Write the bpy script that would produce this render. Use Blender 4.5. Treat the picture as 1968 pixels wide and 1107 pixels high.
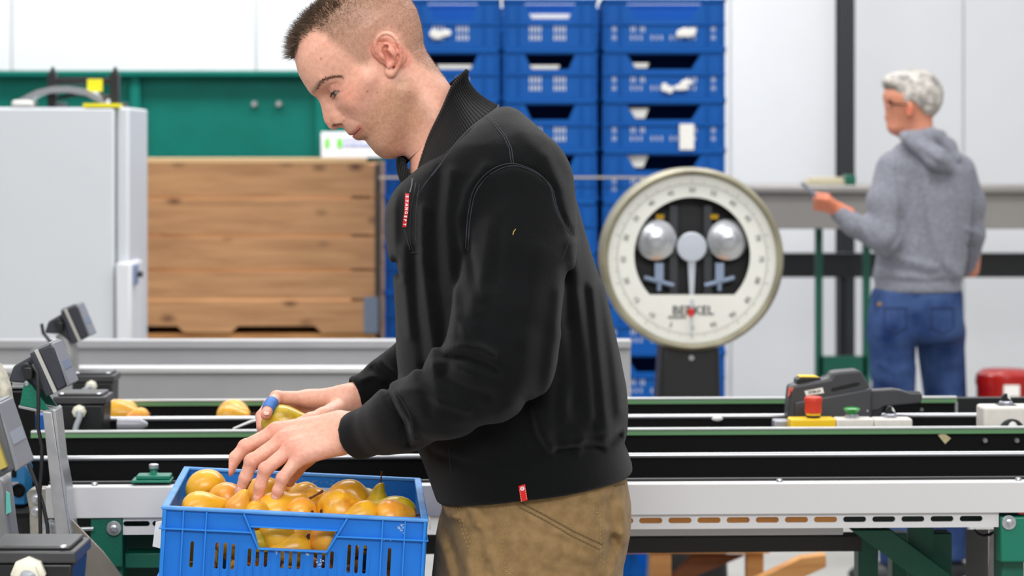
import bpy, bmesh, math, random
import numpy as np
from mathutils import Vector, Matrix, Euler
from mathutils.bvhtree import BVHTree
random.seed(7); np.random.seed(7)
for o in list(bpy.data.objects): bpy.data.objects.remove(o)
scn = bpy.context.scene
COL = scn.collection
# ------------------------------------------------------------------ camera, light, exposure
F_PX, H_CAM, HY, CX = 4650.0, 1.51, 298.0, 984.0      # focal length in px, eye height, horizon row, centre column
cam_d = bpy.data.cameras.new('camera'); cam = bpy.data.objects.new('camera', cam_d); COL.objects.link(cam)
cam.location = (0, 0, H_CAM); cam.rotation_euler = (math.pi/2, 0, 0)
cam_d.sensor_width = 36; cam_d.lens = F_PX/1968*36
cam_d.shift_y = -(553.5-HY)/1968
cam_d.clip_start = .1; cam_d.clip_end = 100
cam_d.dof.use_dof = True; cam_d.dof.focus_distance = 3.66; cam_d.dof.aperture_fstop = 6.3
scn.camera = cam
w = bpy.data.worlds.new('hall_light'); scn.world = w; w.use_nodes = True
nt = w.node_tree; nt.nodes.clear()
wo = nt.nodes.new('ShaderNodeOutputWorld'); bg = nt.nodes.new('ShaderNodeBackground')
tc = nt.nodes.new('ShaderNodeTexCoord'); sp = nt.nodes.new('ShaderNodeSeparateXYZ'); rp = nt.nodes.new('ShaderNodeValToRGB')
mr = nt.nodes.new('ShaderNodeMapRange'); mr.inputs[1].default_value = -1; mr.inputs[2].default_value = 1
nt.links.new(tc.outputs['Generated'], sp.inputs[0]); nt.links.new(sp.outputs[2], mr.inputs[0]); nt.links.new(mr.outputs[0], rp.inputs[0])
rp.color_ramp.elements[0].position = .32; rp.color_ramp.elements[0].color = (.10, .10, .11, 1)
rp.color_ramp.elements[1].position = .80; rp.color_ramp.elements[1].color = (1, 1, 1, 1)
nt.links.new(rp.outputs[0], bg.inputs[0]); bg.inputs[1].default_value = .85
nt.links.new(bg.outputs[0], wo.inputs[0])
def area(name, loc, rot, sx, sy, power, col=(1, 1, 1)):
    l = bpy.data.lights.new(name, 'AREA'); l.shape = 'RECTANGLE'; l.size = sx; l.size_y = sy; l.energy = power; l.color = col
    o = bpy.data.objects.new(name, l); COL.objects.link(o); o.location = loc; o.rotation_euler = rot; return o
area('hall_lamp_near', (-1.6, 2.2, 4.2), (math.radians(-8), math.radians(-28), 0), 3.5, .8, 62, (1, .985, .96))
area('hall_lamp_middle', (.8, 6.6, 4.6), (0, 0, 0), 5, .8, 190)
area('hall_lamp_far', (-1.2, 10.6, 4.6), (math.radians(18), 0, 0), 6, .8, 250)
area('fill_light_behind', (.6, -1.2, 3.9), (math.radians(40), 0, 0), 4, 1.2, 195)  # fill light added behind the camera to brighten the face and upright surfaces
scn.view_settings.view_transform = 'Standard'; scn.view_settings.look = 'None'
scn.view_settings.gamma = 1; scn.view_settings.use_curve_mapping = False; scn.view_settings.exposure = 0.03

# ------------------------------------------------------------------ helpers
def P(px, py, Y): return Vector(((px-CX)*Y/F_PX, Y, H_CAM-(py-HY)*Y/F_PX))
def lin(c):
    return tuple((v/255/12.92 if v/255 <= .04045 else ((v/255+.055)/1.055)**2.4) for v in c)
MATS = {}
def mat(name, rgb, rough=.5, metal=0., var=0., vscale=20., stretch=(1, 1, 1), bump=0., bscale=200., spec=.5, sheen=0., trans=0., emit=0., rgb2=None, rand=0., sss=0., coat=0.):
    if name in MATS: return MATS[name]
    m = bpy.data.materials.new(name); m.use_nodes = True; n = m.node_tree; b = n.nodes['Principled BSDF']
    b.inputs['Roughness'].default_value = rough; b.inputs['Metallic'].default_value = metal
    b.inputs['Specular IOR Level'].default_value = spec
    c = lin(rgb)
    b.inputs['Base Color'].default_value = (*c, 1)
    t = n.nodes.new('ShaderNodeTexCoord'); mp = n.nodes.new('ShaderNodeMapping'); mp.inputs['Scale'].default_value = stretch
    n.links.new(t.outputs['Object'], mp.inputs[0])
    if var > 0 or rgb2:
        ns = n.nodes.new('ShaderNodeTexNoise'); ns.inputs['Scale'].default_value = vscale; ns.inputs['Detail'].default_value = 6
        n.links.new(mp.outputs[0], ns.inputs['Vector'])
        cr = n.nodes.new('ShaderNodeValToRGB'); n.links.new(ns.outputs['Fac'], cr.inputs[0])
        cr.color_ramp.elements[0].position = .32; cr.color_ramp.elements[1].position = .68
        c2 = lin(rgb2) if rgb2 else tuple(max(0, v*(1-var)) for v in c)
        cr.color_ramp.elements[0].color = (*c2, 1); cr.color_ramp.elements[1].color = (*(tuple(min(1, v*(1+var*.5)) for v in c) if not rgb2 else c), 1)
        n.links.new(cr.outputs[0], b.inputs['Base Color'])
    if bump > 0:
        nb = n.nodes.new('ShaderNodeTexNoise'); nb.inputs['Scale'].default_value = bscale; nb.inputs['Detail'].default_value = 3
        n.links.new(mp.outputs[0], nb.inputs['Vector'])
        bp = n.nodes.new('ShaderNodeBump'); bp.inputs['Strength'].default_value = bump; bp.inputs['Distance'].default_value = .002
        n.links.new(nb.outputs['Fac'], bp.inputs['Height']); n.links.new(bp.outputs[0], b.inputs['Normal'])
    if sheen: b.inputs['Sheen Weight'].default_value = sheen; b.inputs['Sheen Roughness'].default_value = .45
    if trans: b.inputs['Transmission Weight'].default_value = trans
    if sss:
        b.inputs['Subsurface Weight'].default_value = sss; b.inputs['Subsurface Radius'].default_value = (.012, .004, .002); b.inputs['Subsurface Scale'].default_value = .6
    if coat: b.inputs['Coat Weight'].default_value = coat; b.inputs['Coat Roughness'].default_value = .15
    MATS[name] = m; return m
def tag(o, label=None, cat=None, group=None, kind=None):
    if label: o['label'] = label
    if cat: o['category'] = cat
    if group: o['group'] = group
    if kind: o['kind'] = kind
    return o
def thing(name, label, cat, loc=(0, 0, 0), rot=(0, 0, 0), group=None):
    o = bpy.data.objects.new(name, None); COL.objects.link(o); o.empty_display_size = .05
    o.location = loc; o.rotation_euler = rot
    return tag(o, label, cat, group)
def wmat(o): 
    m = Matrix.LocRotScale(o.location, o.rotation_euler, o.scale)
    return (wmat(o.parent) @ o.matrix_parent_inverse @ m) if o.parent else m
def link(name, me, material, parent=None, local=False):
    o = bpy.data.objects.new(name, me); COL.objects.link(o)
    if material:
        for mm in (material if isinstance(material, (list, tuple)) else [material]): me.materials.append(mm)
    if parent is not None:
        o.parent = parent
        if not local: o.matrix_parent_inverse = wmat(parent).inverted()
    return o
class MB:
    """collects shapes, build() makes ONE mesh object"""
    def __init__(s): s.v = []; s.f = []; s.mi = []
    def add(s, vs, fs, m=0):
        k = len(s.v); s.v += [tuple(v) for v in vs]; s.f += [tuple(i+k for i in f) for f in fs]; s.mi += [m]*len(fs); return s
    def box(s, x0, x1, y0, y1, z0, z1, M=None, m=0):
        vs = [Vector((x, y, z)) for x in (x0, x1) for y in (y0, y1) for z in (z0, z1)]
        if M is not None: vs = [M @ v for v in vs]
        return s.add(vs, [(0, 1, 3, 2), (4, 6, 7, 5), (0, 4, 5, 1), (2, 3, 7, 6), (0, 2, 6, 4), (1, 5, 7, 3)], m)
    def prism(s, pts, d, M=None, m=0):
        """outline in local XZ, extruded along +Y from 0 to d (or d=(y0,y1))"""
        y0, y1 = d if isinstance(d, tuple) else (0, d)
        n = len(pts); vs = [Vector((x, y0, z)) for x, z in pts]+[Vector((x, y1, z)) for x, z in pts]
        if M is not None: vs = [M @ v for v in vs]
        a = sum(pts[i][0]*pts[(i+1) % n][1]-pts[(i+1) % n][0]*pts[i][1] for i in range(n))
        r = list(range(n)) if a > 0 else list(range(n))[::-1]
        fs = [tuple(r), tuple(i+n for i in r[::-1])]
        for i in range(n):
            p, q = r[i], r[(i+1) % n]; fs.append((q, p, p+n, q+n))
        return s.add(vs, fs, m)
    def tube(s, pts, r, n=10, m=0, caps=True):
        pts = [Vector(p) for p in pts]; N = len(pts); rs = r if isinstance(r, (list, tuple)) else [r]*N
        vs = []; up = None
        for i, p in enumerate(pts):
            d = (pts[min(i+1, N-1)]-pts[max(i-1, 0)]).normalized()
            if up is None: up = Vector((0, 0, 1)) if abs(d.z) < .9 else Vector((1, 0, 0))
            a = d.cross(up).normalized(); up = a.cross(d).normalized()
            for k in range(n):
                t = 2*math.pi*k/n; vs.append(p+a*math.cos(t)*rs[i]+up*math.sin(t)*rs[i])
        fs = [(i*n+k, i*n+(k+1) % n, (i+1)*n+(k+1) % n, (i+1)*n+k) for i in range(N-1) for k in range(n)]
        if caps: fs += [tuple(range(n))[::-1], tuple((N-1)*n+k for k in range(n))]
        return s.add(vs, fs, m)
    def lathe(s, prof, M=None, n=32, m=0):
        """(r, z) profile round local Z"""
        vs = []; N = len(prof)
        for r, z in prof:
            for k in range(n): t = 2*math.pi*k/n; vs.append(Vector((r*math.cos(t), r*math.sin(t), z)))
        if M is not None: vs = [M @ v for v in vs]
        fs = [(i*n+k, i*n+(k+1) % n, (i+1)*n+(k+1) % n, (i+1)*n+k) for i in range(N-1) for k in range(n)]
        fs += [tuple(range(n))[::-1], tuple((N-1)*n+k for k in range(n))]
        return s.add(vs, fs, m)
    def cyl(s, p0, p1, r, r1=None, n=20, m=0): return s.tube([p0, p1], [r, r if r1 is None else r1], n, m)
    def ell(s, c, rx, ry, rz, M=None, nu=20, nv=12, m=0):
        prof = [(math.sin(math.pi*max(.02, min(.98, i/nv))), -math.cos(math.pi*i/nv)) for i in range(nv+1)]
        T = Matrix.Translation(c) @ Matrix.Diagonal((rx, ry, rz, 1)); T = (M @ T) if M is not None else T
        return s.lathe(prof, T, nu, m)
    def mesh(s, name='m'):
        me = bpy.data.meshes.new(name); me.from_pydata(s.v, [], s.f); me.polygons.foreach_set('material_index', s.mi); me.update(); return me
    def build(s, name, material, parent=None, bevel=0., smooth=False, local=False, seg=2):
        me = s.mesh(name); o = link(name, me, material, parent, local)
        if smooth:
            me.shade_smooth()
            if smooth is True: me.set_sharp_from_angle(angle=math.radians(38))
        if bevel:
            b = o.modifiers.new('bevel', 'BEVEL'); b.width = bevel; b.segments = seg; b.limit_method = 'ANGLE'; b.angle_limit = math.radians(35)
            if not smooth: me.shade_smooth(); me.set_sharp_from_angle(angle=math.radians(50))
        return o
def plate(outer, holes, t, bevel=0.):
    """flat plate with holes: outline in XZ, thickness t along Y (centred); returns (verts, faces)"""
    cu = bpy.data.curves.new('c', 'CURVE'); cu.dimensions = '2D'; cu.fill_mode = 'BOTH'; cu.extrude = t/2
    for poly in [outer]+list(holes):
        sp_ = cu.splines.new('POLY'); sp_.points.add(len(poly)-1); sp_.use_cyclic_u = True
        for i, (x, z) in enumerate(poly): sp_.points[i].co = (x, z, 0, 1)
    o = bpy.data.objects.new('c', cu); COL.objects.link(o); dg = bpy.context.evaluated_depsgraph_get(); dg.update()
    me = bpy.data.meshes.new_from_object(o.evaluated_get(dg)); bpy.data.objects.remove(o)
    vs = [Vector((v.co.x, -v.co.z, v.co.y)) for v in me.vertices]; fs = [tuple(p.vertices) for p in me.polygons]
    bpy.data.meshes.remove(me); return vs, fs
def addplate(mb, outer, holes, t, M=None, m=0):
    vs, fs = plate(outer, holes, t)
    if M is not None: vs = [M @ v for v in vs]
    mb.add(vs, fs, m)
def slot(cx, cz, w, h, n=5):
    """rounded slot outline"""
    r = min(w, h)/2; pts = []
    for qx, qz, a0 in ((1, 1, 0), (-1, 1, 90), (-1, -1, 180), (1, -1, 270)):
        for k in range(n+1):
            a = math.radians(a0+90*k/n); pts.append((cx+qx*(w/2-r)+r*math.cos(a), cz+qz*(h/2-r)+r*math.sin(a)))
    return pts
def text(name, s, size, M, material, parent, depth=.0004, align='CENTER', bold=0.):
    cu = bpy.data.curves.new(name, 'FONT'); cu.body = s; cu.size = size; cu.extrude = depth; cu.align_x = align; cu.align_y = 'CENTER'; cu.offset = bold
    o = bpy.data.objects.new(name, cu); COL.objects.link(o); dg = bpy.context.evaluated_depsgraph_get(); dg.update()
    me = bpy.data.meshes.new_from_object(o.evaluated_get(dg)); bpy.data.objects.remove(o)
    me.transform(M); me.materials.clear()
    return link(name, me, material, parent)
FACE = Matrix.Rotation(math.pi/2, 4, 'X')      # text lying in XY -> standing, facing -Y
def at_face(x, y, z, roll=0., yaw=0.):
    return Matrix.Translation((x, y, z)) @ Matrix.Rotation(yaw, 4, 'Z') @ Matrix.Rotation(roll, 4, 'Y') @ FACE
def copy_tree(o, parent=None):
    c = o.copy(); COL.objects.link(c)
    if parent is not None: c.parent = parent
    for ch in [x for x in bpy.data.objects if x.parent == o]: copy_tree(ch, c)
    return c
# ---- signed distance modelling -> continuous surfaces
def cap(X, Y, Z, a, b, ra, rb, fl=None):
    """tapered capsule; fl=(unit vector, factor) squashes it across that vector"""
    a = np.array(a, np.float32); b = np.array(b, np.float32)
    px, py, pz = X-a[0], Y-a[1], Z-a[2]; d = b-a; L = float(d@d)+1e-12
    h = np.clip((px*d[0]+py*d[1]+pz*d[2])/L, 0, 1)
    qx, qy, qz = px-h*d[0], py-h*d[1], pz-h*d[2]
    if fl is not None:
        n, f = fl; n = np.array(n, np.float32); n = n/np.linalg.norm(n); t = qx*n[0]+qy*n[1]+qz*n[2]; e = (f-1)*t
        qx, qy, qz = qx+e*n[0], qy+e*n[1], qz+e*n[2]
    return np.sqrt(qx*qx+qy*qy+qz*qz)-(ra+(rb-ra)*h)
def elp(X, Y, Z, c, r, R=None):
    p = [X-c[0], Y-c[1], Z-c[2]]
    if R is not None: p = [p[0]*R[0][i]+p[1]*R[1][i]+p[2]*R[2][i] for i in range(3)]
    k = np.sqrt((p[0]/r[0])**2+(p[1]/r[1])**2+(p[2]/r[2])**2)
    return (k-1)*min(r)
def smin(a, b, k):
    h = np.maximum(k-np.abs(a-b), 0)/k; return np.minimum(a, b)-h*h*k*.25
def smax(a, b, k): return -smin(-a, -b, k)
def grid(lo, hi, h):
    ax = [np.arange(l, u+h, h, dtype=np.float32) for l, u in zip(lo, hi)]
    return ax[0][:, None, None], ax[1][None, :, None], ax[2][None, None, :]
def surf(Fv, lo, h):
    """surface nets over the sampled field"""
    S = Fv < 0; n = S.astype(np.int8)
    c = sum(n[i:n.shape[0]-1+i, j:n.shape[1]-1+j, k:n.shape[2]-1+k] for i in (0, 1) for j in (0, 1) for k in (0, 1))
    act = (c > 0) & (c < 8); I = np.argwhere(act); idx = -np.ones(act.shape, np.int64); idx[act] = np.arange(len(I))
    co = [(i, j, k) for i in (0, 1) for j in (0, 1) for k in (0, 1)]
    V = np.stack([Fv[I[:, 0]+i, I[:, 1]+j, I[:, 2]+k] for i, j, k in co], 1)
    acc = np.zeros((len(I), 3)); cnt = np.zeros(len(I))
    for a in range(8):
        for b in range(a+1, 8):
            if sum(abs(p-q) for p, q in zip(co[a], co[b])) != 1: continue
            m = (V[:, a] < 0) != (V[:, b] < 0); t = V[m, a]/(V[m, a]-V[m, b])
            acc[m] += np.array(co[a])+t[:, None]*(np.array(co[b])-np.array(co[a])); cnt[m] += 1
    v = (I+acc/cnt[:, None])*h+np.array(lo)
    fs = []
    for ax in range(3):
        sl0 = [slice(1, -1)]*3; sl1 = [slice(1, -1)]*3; sl0[ax] = slice(0, -1); sl1[ax] = slice(1, None)
        A = S[tuple(sl0)]; B = S[tuple(sl1)]; off = np.array([1, 1, 1]); off[ax] = 0
        u, w_ = (ax+1) % 3, (ax+2) % 3
        for msk, flip in ((A & ~B, False), (~A & B, True)):
            G = np.argwhere(msk)+off; q = []
            for du, dw in ((-1, -1), (0, -1), (0, 0), (-1, 0)):
                g = G.copy(); g[:, u] += du; g[:, w_] += dw; q.append(idx[g[:, 0], g[:, 1], g[:, 2]])
            q = np.stack(q, 1); fs.append(q[:, ::-1] if flip else q)
    return v, np.concatenate(fs)
def npmesh(name, v, f, smooth=True):
    me = bpy.data.meshes.new(name); me.vertices.add(len(v)); me.vertices.foreach_set('co', np.asarray(v, np.float32).ravel())
    me.loops.add(f.size); me.loops.foreach_set('vertex_index', f.ravel().astype(np.int32))
    me.polygons.add(len(f)); me.polygons.foreach_set('loop_start', np.arange(0, f.size, 4, dtype=np.int32))
    me.update(calc_edges=True); me.validate()
    if smooth: me.shade_smooth()
    return me
def rows(tab, Z, ax_of_z, cols):
    """tab rows: first entry is the key; interpolates other columns smoothly at Z"""
    t = np.array(tab, float); o = np.argsort(t[:, 0]); return [np.interp(Z, t[o, 0], t[o, c]).astype(np.float32) for c in cols]
# ------------------------------------------------------------------ setting
M_wall = mat('white_wall_panel', (218, 220, 223), .55, var=.03, vscale=2)
M_floor = mat('hall_concrete', (168, 166, 160), .45, var=.12, vscale=3)
M_green = mat('green_sheet_metal', (0, 106, 94), .55, var=.1, vscale=6, spec=.2)
M_dkgreen = mat('dark_green_paint', (0, 92, 72), .4, bump=.25, bscale=300)
M_dark = mat('dark_steel_paint', (30, 32, 36), .45)
M_black = mat('black_rubber_belt', (8, 8, 9), .75, bump=.1, bscale=60, spec=.2)
M_blackp = mat('black_plastic', (24, 25, 27), .38)
M_alu = mat('brushed_aluminium', (196, 197, 200), .34, .75, var=.12, vscale=30, stretch=(.15, 4, 20))
M_steel = mat('galvanised_steel', (178, 178, 180), .42, .7, var=.2, vscale=25)
M_chrome = mat('polished_steel', (215, 217, 220), .18, .95)
M_white = mat('white_plastic', (228, 226, 222), .4, var=.05, vscale=40)
M_bolt = mat('zinc_bolt', (190, 192, 196), .3, .8, var=.2, vscale=150)
M_blue = mat('blue_crate_plastic', (18, 112, 204), .42, var=.10, vscale=7, bump=.1, bscale=500, spec=.35)
M_bluebg = mat('blue_stack_plastic', (2, 88, 170), .5, var=.12, vscale=3, spec=.22)
M_paper = mat('white_label_paper', (238, 236, 230), .6, var=.06, vscale=60)
floor = MB().box(-7, 7, -3, 14, -.1, 0).build('floor', M_floor); tag(floor, kind='structure')
YW = 13.0
wb = MB()
xs = [P(x, 0, YW).x for x in (-800, -330, 22, 492, 960, 1404, 1852, 2300, 2800)]
for a, b in zip(xs[:-1], xs[1:]): wb.box(a+.004, b-.004, YW, YW+.12, 0, 4.6)
wb.box(xs[0], xs[-1], YW+.02, YW+.11, 0, 4.6)
tag(wb.build('wall_back', M_wall, bevel=.003), kind='structure')
pc = MB(); x0 = P(1611, 0, 12.4).x; x1 = P(1641, 0, 12.4).x
pc.box(x0, x1, 12.36, 12.37, 0, 4.6).box(x0, x1, 12.5, 12.51, 0, 4.6).box((x0+x1)/2-.006, (x0+x1)/2+.006, 12.37, 12.5, 0, 4.6)
tag(pc.build('trim_1', M_dark), kind='structure')
# green sheet partition behind the timber bin
YG=12; r = thing('green_partition', 'tall dark green sheet metal partition with upright ribs behind the timber bin', 'partition', (-1.6, 12, 0))
gb = MB(); zt = P(0, 148, 12).z
gb.box(P(-300, 0, 12).x, P(742, 0, 12).x, 12.0, 12.04, 0, zt)
gb.build('panel', M_green, r, .004)
mm = MB()
for px in (262, 617): mm.box(P(px-9, 0, 12).x, P(px+9, 0, 12).x, 11.955, 12.0, 0, zt)
mm.build('rib', M_green, r, .006)
MB().box(P(-300, 0, 12).x, P(742, 0, 12).x, 11.93, 12.06, zt, zt+.03).build('top_rail', M_green, r, .006)
for px in (489, 536):
    c = P(px, 200, 11.99); MB().cyl(c+Vector((0, .02, 0)), c-Vector((0, .02, 0)), .018, .012).build('bolt', M_steel, r, smooth=True)
# sign on the partition
s0 = P(617, 254, 11.9); s1 = P(734, 303, 11.9)
sg = thing('wall_sign', 'white rectangular sign with green squares and pale blue print beside the chin of the worker', 'sign', ((s0.x+s1.x)/2, 11.9, s1.z))
MB().box(s0.x, s1.x, 11.9, 11.955, s1.z, s0.z).build('board', mat('sign_white', (250, 250, 252), .4), sg, .003)
Mg2 = mat('sign_green', (98, 225, 24), .5); Mb2 = mat('sign_pale_blue', (150, 165, 215), .5)
mk = MB()
for a, b, c, d in ((625, 633, 266, 284), (648, 657, 266, 284)): 
    p, q = P(a, d, 11.9), P(b, c, 11.9); mk.box(p.x, q.x, 11.896, 11.9, p.z, q.z)
mk.build('mark', Mg2, sg)
pk = MB()
for y0, y1, xe in ((266, 269, 690), (276, 281, 716)):
    x = 660
    while x < xe:
        wd = random.choice((5, 8, 11)); p, q = P(x, y1, 11.9), P(x+wd, y0, 11.9); pk.box(p.x, q.x, 11.896, 11.9, p.z, q.z); x += wd+2
pk.build('print', Mb2, sg)
# ------------------------------------------------------------------ timber bin (and the one below it)
def wood_mat(name, c1, c2, c3):
    m = bpy.data.materials.new(name); m.use_nodes = True; n = m.node_tree; b = n.nodes['Principled BSDF']; b.inputs['Roughness'].default_value = .7
    t = n.nodes.new('ShaderNodeTexCoord'); mp = n.nodes.new('ShaderNodeMapping'); mp.inputs['Scale'].default_value = (1.2, 4, 14)
    n.links.new(t.outputs['Object'], mp.inputs[0])
    ns = n.nodes.new('ShaderNodeTexNoise'); ns.inputs['Scale'].default_value = 2.4; ns.inputs['Detail'].default_value = 8; ns.inputs['Distortion'].default_value = .6
    n.links.new(mp.outputs[0], ns.inputs['Vector'])
    cr = n.nodes.new('ShaderNodeValToRGB'); cr.color_ramp.elements[0].position = .3; cr.color_ramp.elements[0].color = (*lin(c2), 1)
    cr.color_ramp.elements[1].position = .7; cr.color_ramp.elements[1].color = (*lin(c1), 1); n.links.new(ns.outputs['Fac'], cr.inputs[0])
    mp2 = n.nodes.new('ShaderNodeMapping'); mp2.inputs['Scale'].default_value = (1, 1, 1.7); n.links.new(t.outputs['Object'], mp2.inputs[0])
    vo = n.nodes.new('ShaderNodeTexVoronoi'); vo.inputs['Scale'].default_value = 4.3; n.links.new(mp2.outputs[0], vo.inputs['Vector'])
    k = n.nodes.new('ShaderNodeValToRGB'); k.color_ramp.elements[0].position = .04; k.color_ramp.elements[0].color = (1, 1, 1, 1)
    k.color_ramp.elements[1].position = .20; k.color_ramp.elements[1].color = (0, 0, 0, 1); n.links.new(vo.outputs['Distance'], k.inputs[0])
    mx = n.nodes.new('ShaderNodeMix'); mx.data_type = 'RGBA'; n.links.new(k.outputs[0], mx.inputs[0]); n.links.new(cr.outputs[0], mx.inputs[6]); mx.inputs[7].default_value = (*lin(c3), 1)
    n.links.new(mx.outputs[2], b.inputs['Base Color']); return m
M_wood = wood_mat('bin_pine', (194, 146, 100), (162, 116, 76), (100, 62, 38))
M_wood2 = wood_mat('pallet_timber', (206, 150, 88), (170, 112, 60), (120, 80, 50))
YB = 10.72
def timber_bin(z0, label):
    xr = P(722, 0, YB).x; xl = xr-1.2; h = .757
    r = thing('timber_bin', label, 'bin', ((xl+xr)/2, YB+.5, z0), group=None)
    fr = MB(); edges = [0.0, .147, .279, .43, .60, h]
    for i in range(5):
        a, b = edges[i]+.006, edges[i+1]-.006
        if i == 0:
            def arc(cx, w): return [(cx-w/2, 0)]+[(cx-w/2+w*k/8, .032*math.sin(math.pi*min(1, max(0, .12+.76*k/8)))) for k in range(9)]+[(cx+w/2, 0)]
            out = [(xl, 0)]
            for cx in (xr-1.05, xr-.44): out += [(cx-.2, 0), (cx-.17, .03), (cx+.17, .03), (cx+.2, 0)]
            out += [(xr, 0), (xr, b), (xl, b)]
            fr.prism([(x, z0+z) for x, z in out], (YB, YB+.022))
        else: fr.box(xl, xr, YB, YB+.022, z0+a, z0+b)
    fr.build('front_boards', M_wood, r, .003)
    sd = MB()
    for i in range(5):
        for x in (xl, xr-.022): sd.box(x, x+.022, YB+.024, YB+1.0, z0+edges[i]+.004, z0+edges[i+1]-.004)
        sd.box(xl, xr, YB+1.0, YB+1.022, z0+edges[i]+.004, z0+edges[i+1]-.004)
    sd.build('side_boards', M_wood, r, .003)
    MB().box(xl+.02, xr-.02, YB+.03, YB+.99, z0+.09, z0+.11).build('bottom', M_wood, r)
    for x in (xl+.03, xr-.11):
        for y in (YB+.024, YB+.92): MB().box(x, x+.08, y, y+.08, z0+.0, z0+h-.01).build('corner_post', M_wood, r)
    MB().box(xl, xr-.04, YB-.004, YB+.03, z0+h-.004, z0+h+.02).build('top_rim', mat('pale_pine', (216, 180, 132), .7), r, .003)
    MB().box(xr-.052, xr+.012, YB-.008, YB+.06, z0+.0, z0+.16).build('corner_iron', mat('grey_corner_iron', (112, 124, 140), .5, .4), r)
    MB().box(xr-.004, xr+.01, YB-.004, YB+.06, z0+.16, z0+.74).build('edge_strip', mat('dark_edge', (70, 60, 50), .6), r)
    return r
zb = P(0, 640, YB).z
timber_bin(zb, 'weathered timber fruit bin of wide horizontal boards in front of the green partition')
zlo = zb-.757-.03
if zlo < 0: zlo = 0.0
MBp = MB(); xr = P(722, 0, YB).x
rb = thing('pallet_stack', 'timber support under the weathered fruit bin', 'pallet', (xr-.6, YB+.5, 0))
for k in range(4):
    z = k*zb/4
    MBp.box(xr-1.2, xr, YB+.02, YB+1.02, z+zb/4-.026, z+zb/4-.004)
    for x in (xr-1.2, xr-.65, xr-.1): MBp.box(x, x+.1, YB+.02, YB+1.02, z-(.004 if k else 0), z+zb/4-.026)
MBp.build('pallet_boards', M_wood2, rb)
# ------------------------------------------------------------------ grey cabinet with the things on it
YC = 8.0
cx0, cx1 = P(-120, 0, YC).x, P(228, 0, YC).x; czt = P(0, 206, YC).z
cb = thing('grey_cabinet', 'light grey electrical cabinet with a tall flat door at the left edge', 'cabinet', ((cx0+cx1)/2, YC+.2, 0))
M_cab = mat('cabinet_grey', (204, 208, 213), .4, var=.02, vscale=3)
MB().box(cx0, P(222, 0, YC).x, YC-.03, YC, .1, czt-.005).build('door', M_cab, cb, .006)
MB().box(cx0, P(247, 0, YC).x, YC+.012, YC+.42, .1, czt).build('body', M_cab, cb, .008)
MB().box(cx0, P(222, 0, YC).x+.004, YC, YC+.012, .1, czt-.01).build('door_seal', mat('seal_grey', (96, 104, 106), .6), cb)
MB().box(cx0+.02, cx1-.02, YC+.02, YC+.4, 0, .1).build('plinth', M_dark, cb)
MB().box(P(226, 0, YC).x, P(257, 0, YC).x, YC-.05, YC+.2, P(0, 700, YC).z, P(0, 503, YC).z).build('side_box', mat('cabinet_grey_light', (214, 216, 220), .4), cb, .01)
h_ = MB().box(P(254, 0, YC).x, P(264, 0, YC).x, YC-.02, YC+.03, P(0, 547, YC).z, P(0, 508, YC).z).build('latch', mat('latch_blue_grey', (120, 135, 165), .4), cb, .004)
MB().cyl(P(262, 527, YC), P(274, 527, YC), .01).build('latch_knob', M_blackp, cb, smooth=True)
fz = czt
fr = thing('frame_rack', 'black frame with two upright posts and a yellow tag on top of the grey cabinet', 'rack', (P(160, 0, 8.1).x, 8.15, fz))
for px in (101, 221):
    q = MB(); a = P(px-8, 205, 8.1); b = P(px+8, 140, 8.1)
    q.box(a.x, b.x, 8.08, 8.12, fz, b.z); q.tube([P(px, 140, 8.1), P(px+1, 128, 8.1)], [.013, .004], 8); q.box(a.x, b.x, 8.12, 8.30, fz, fz+.02)
    q.build('post', M_blackp, fr, .003)
MB().box(P(101, 0, 8.1).x, P(221, 0, 8.1).x, 8.085, 8.115, P(0, 162, 8.1).z, P(0, 150, 8.1).z).build('crossbar', M_blackp, fr, .003)
wv = MB()
for k in range(5): wv.tube([P(110+k*9, 190-k*3, 8.1+.004*k), P(150+k*6, 180, 8.1), P(200+k*3, 194-k*2, 8.1)], .006, 6)
wv.build('wire_bundle', mat('dark_wire', (60, 56, 50), .5), fr)
MB().box(P(168, 0, 8.05).x, P(197, 0, 8.05).x, 8.045, 8.055, P(0, 176, 8.05).z, P(0, 152, 8.05).z).build('yellow_tag', mat('yellow_tag', (238, 226, 20), .5), fr)
sh = thing('curved_cover', 'shiny arched metal cover lying on top of the grey cabinet', 'cover', (P(90, 0, 8.0).x, 8.0, fz))
pts = [(22, 203), (40, 188), (70, 173), (100, 166), (130, 165), (165, 171), (190, 184), (206, 200)]
q = MB(); up_ = [P(x, y, 8.02) for x, y in pts]; vs = []
for p in up_: vs += [p, p+Vector((0, .16, 0)), p+Vector((0, .16, -.012)), p+Vector((0, 0, -.022))]
fs = []
for i in range(len(pts)-1):
    for k in range(4): fs.append((i*4+k, i*4+(k+1) % 4, i*4+4+(k+1) % 4, i*4+4+k))
q.add(vs, [f[::-1] for f in fs]); q.build('cover_sheet', M_chrome, sh, smooth=True)
MB().box(P(20, 0, 8.0).x, P(62, 0, 8.0).x, 8.01, 8.1, fz, P(0, 192, 8).z).build('white_end', M_white, sh, .01)
tag(MB().box(P(160, 0, 7.98).x, P(228, 0, 7.98).x, 7.975, 8.06, fz, fz+.012).build('yellow_strip', MATS['yellow_tag']), 'thin yellow strip lying along the top edge of the grey cabinet', 'strip')

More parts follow.
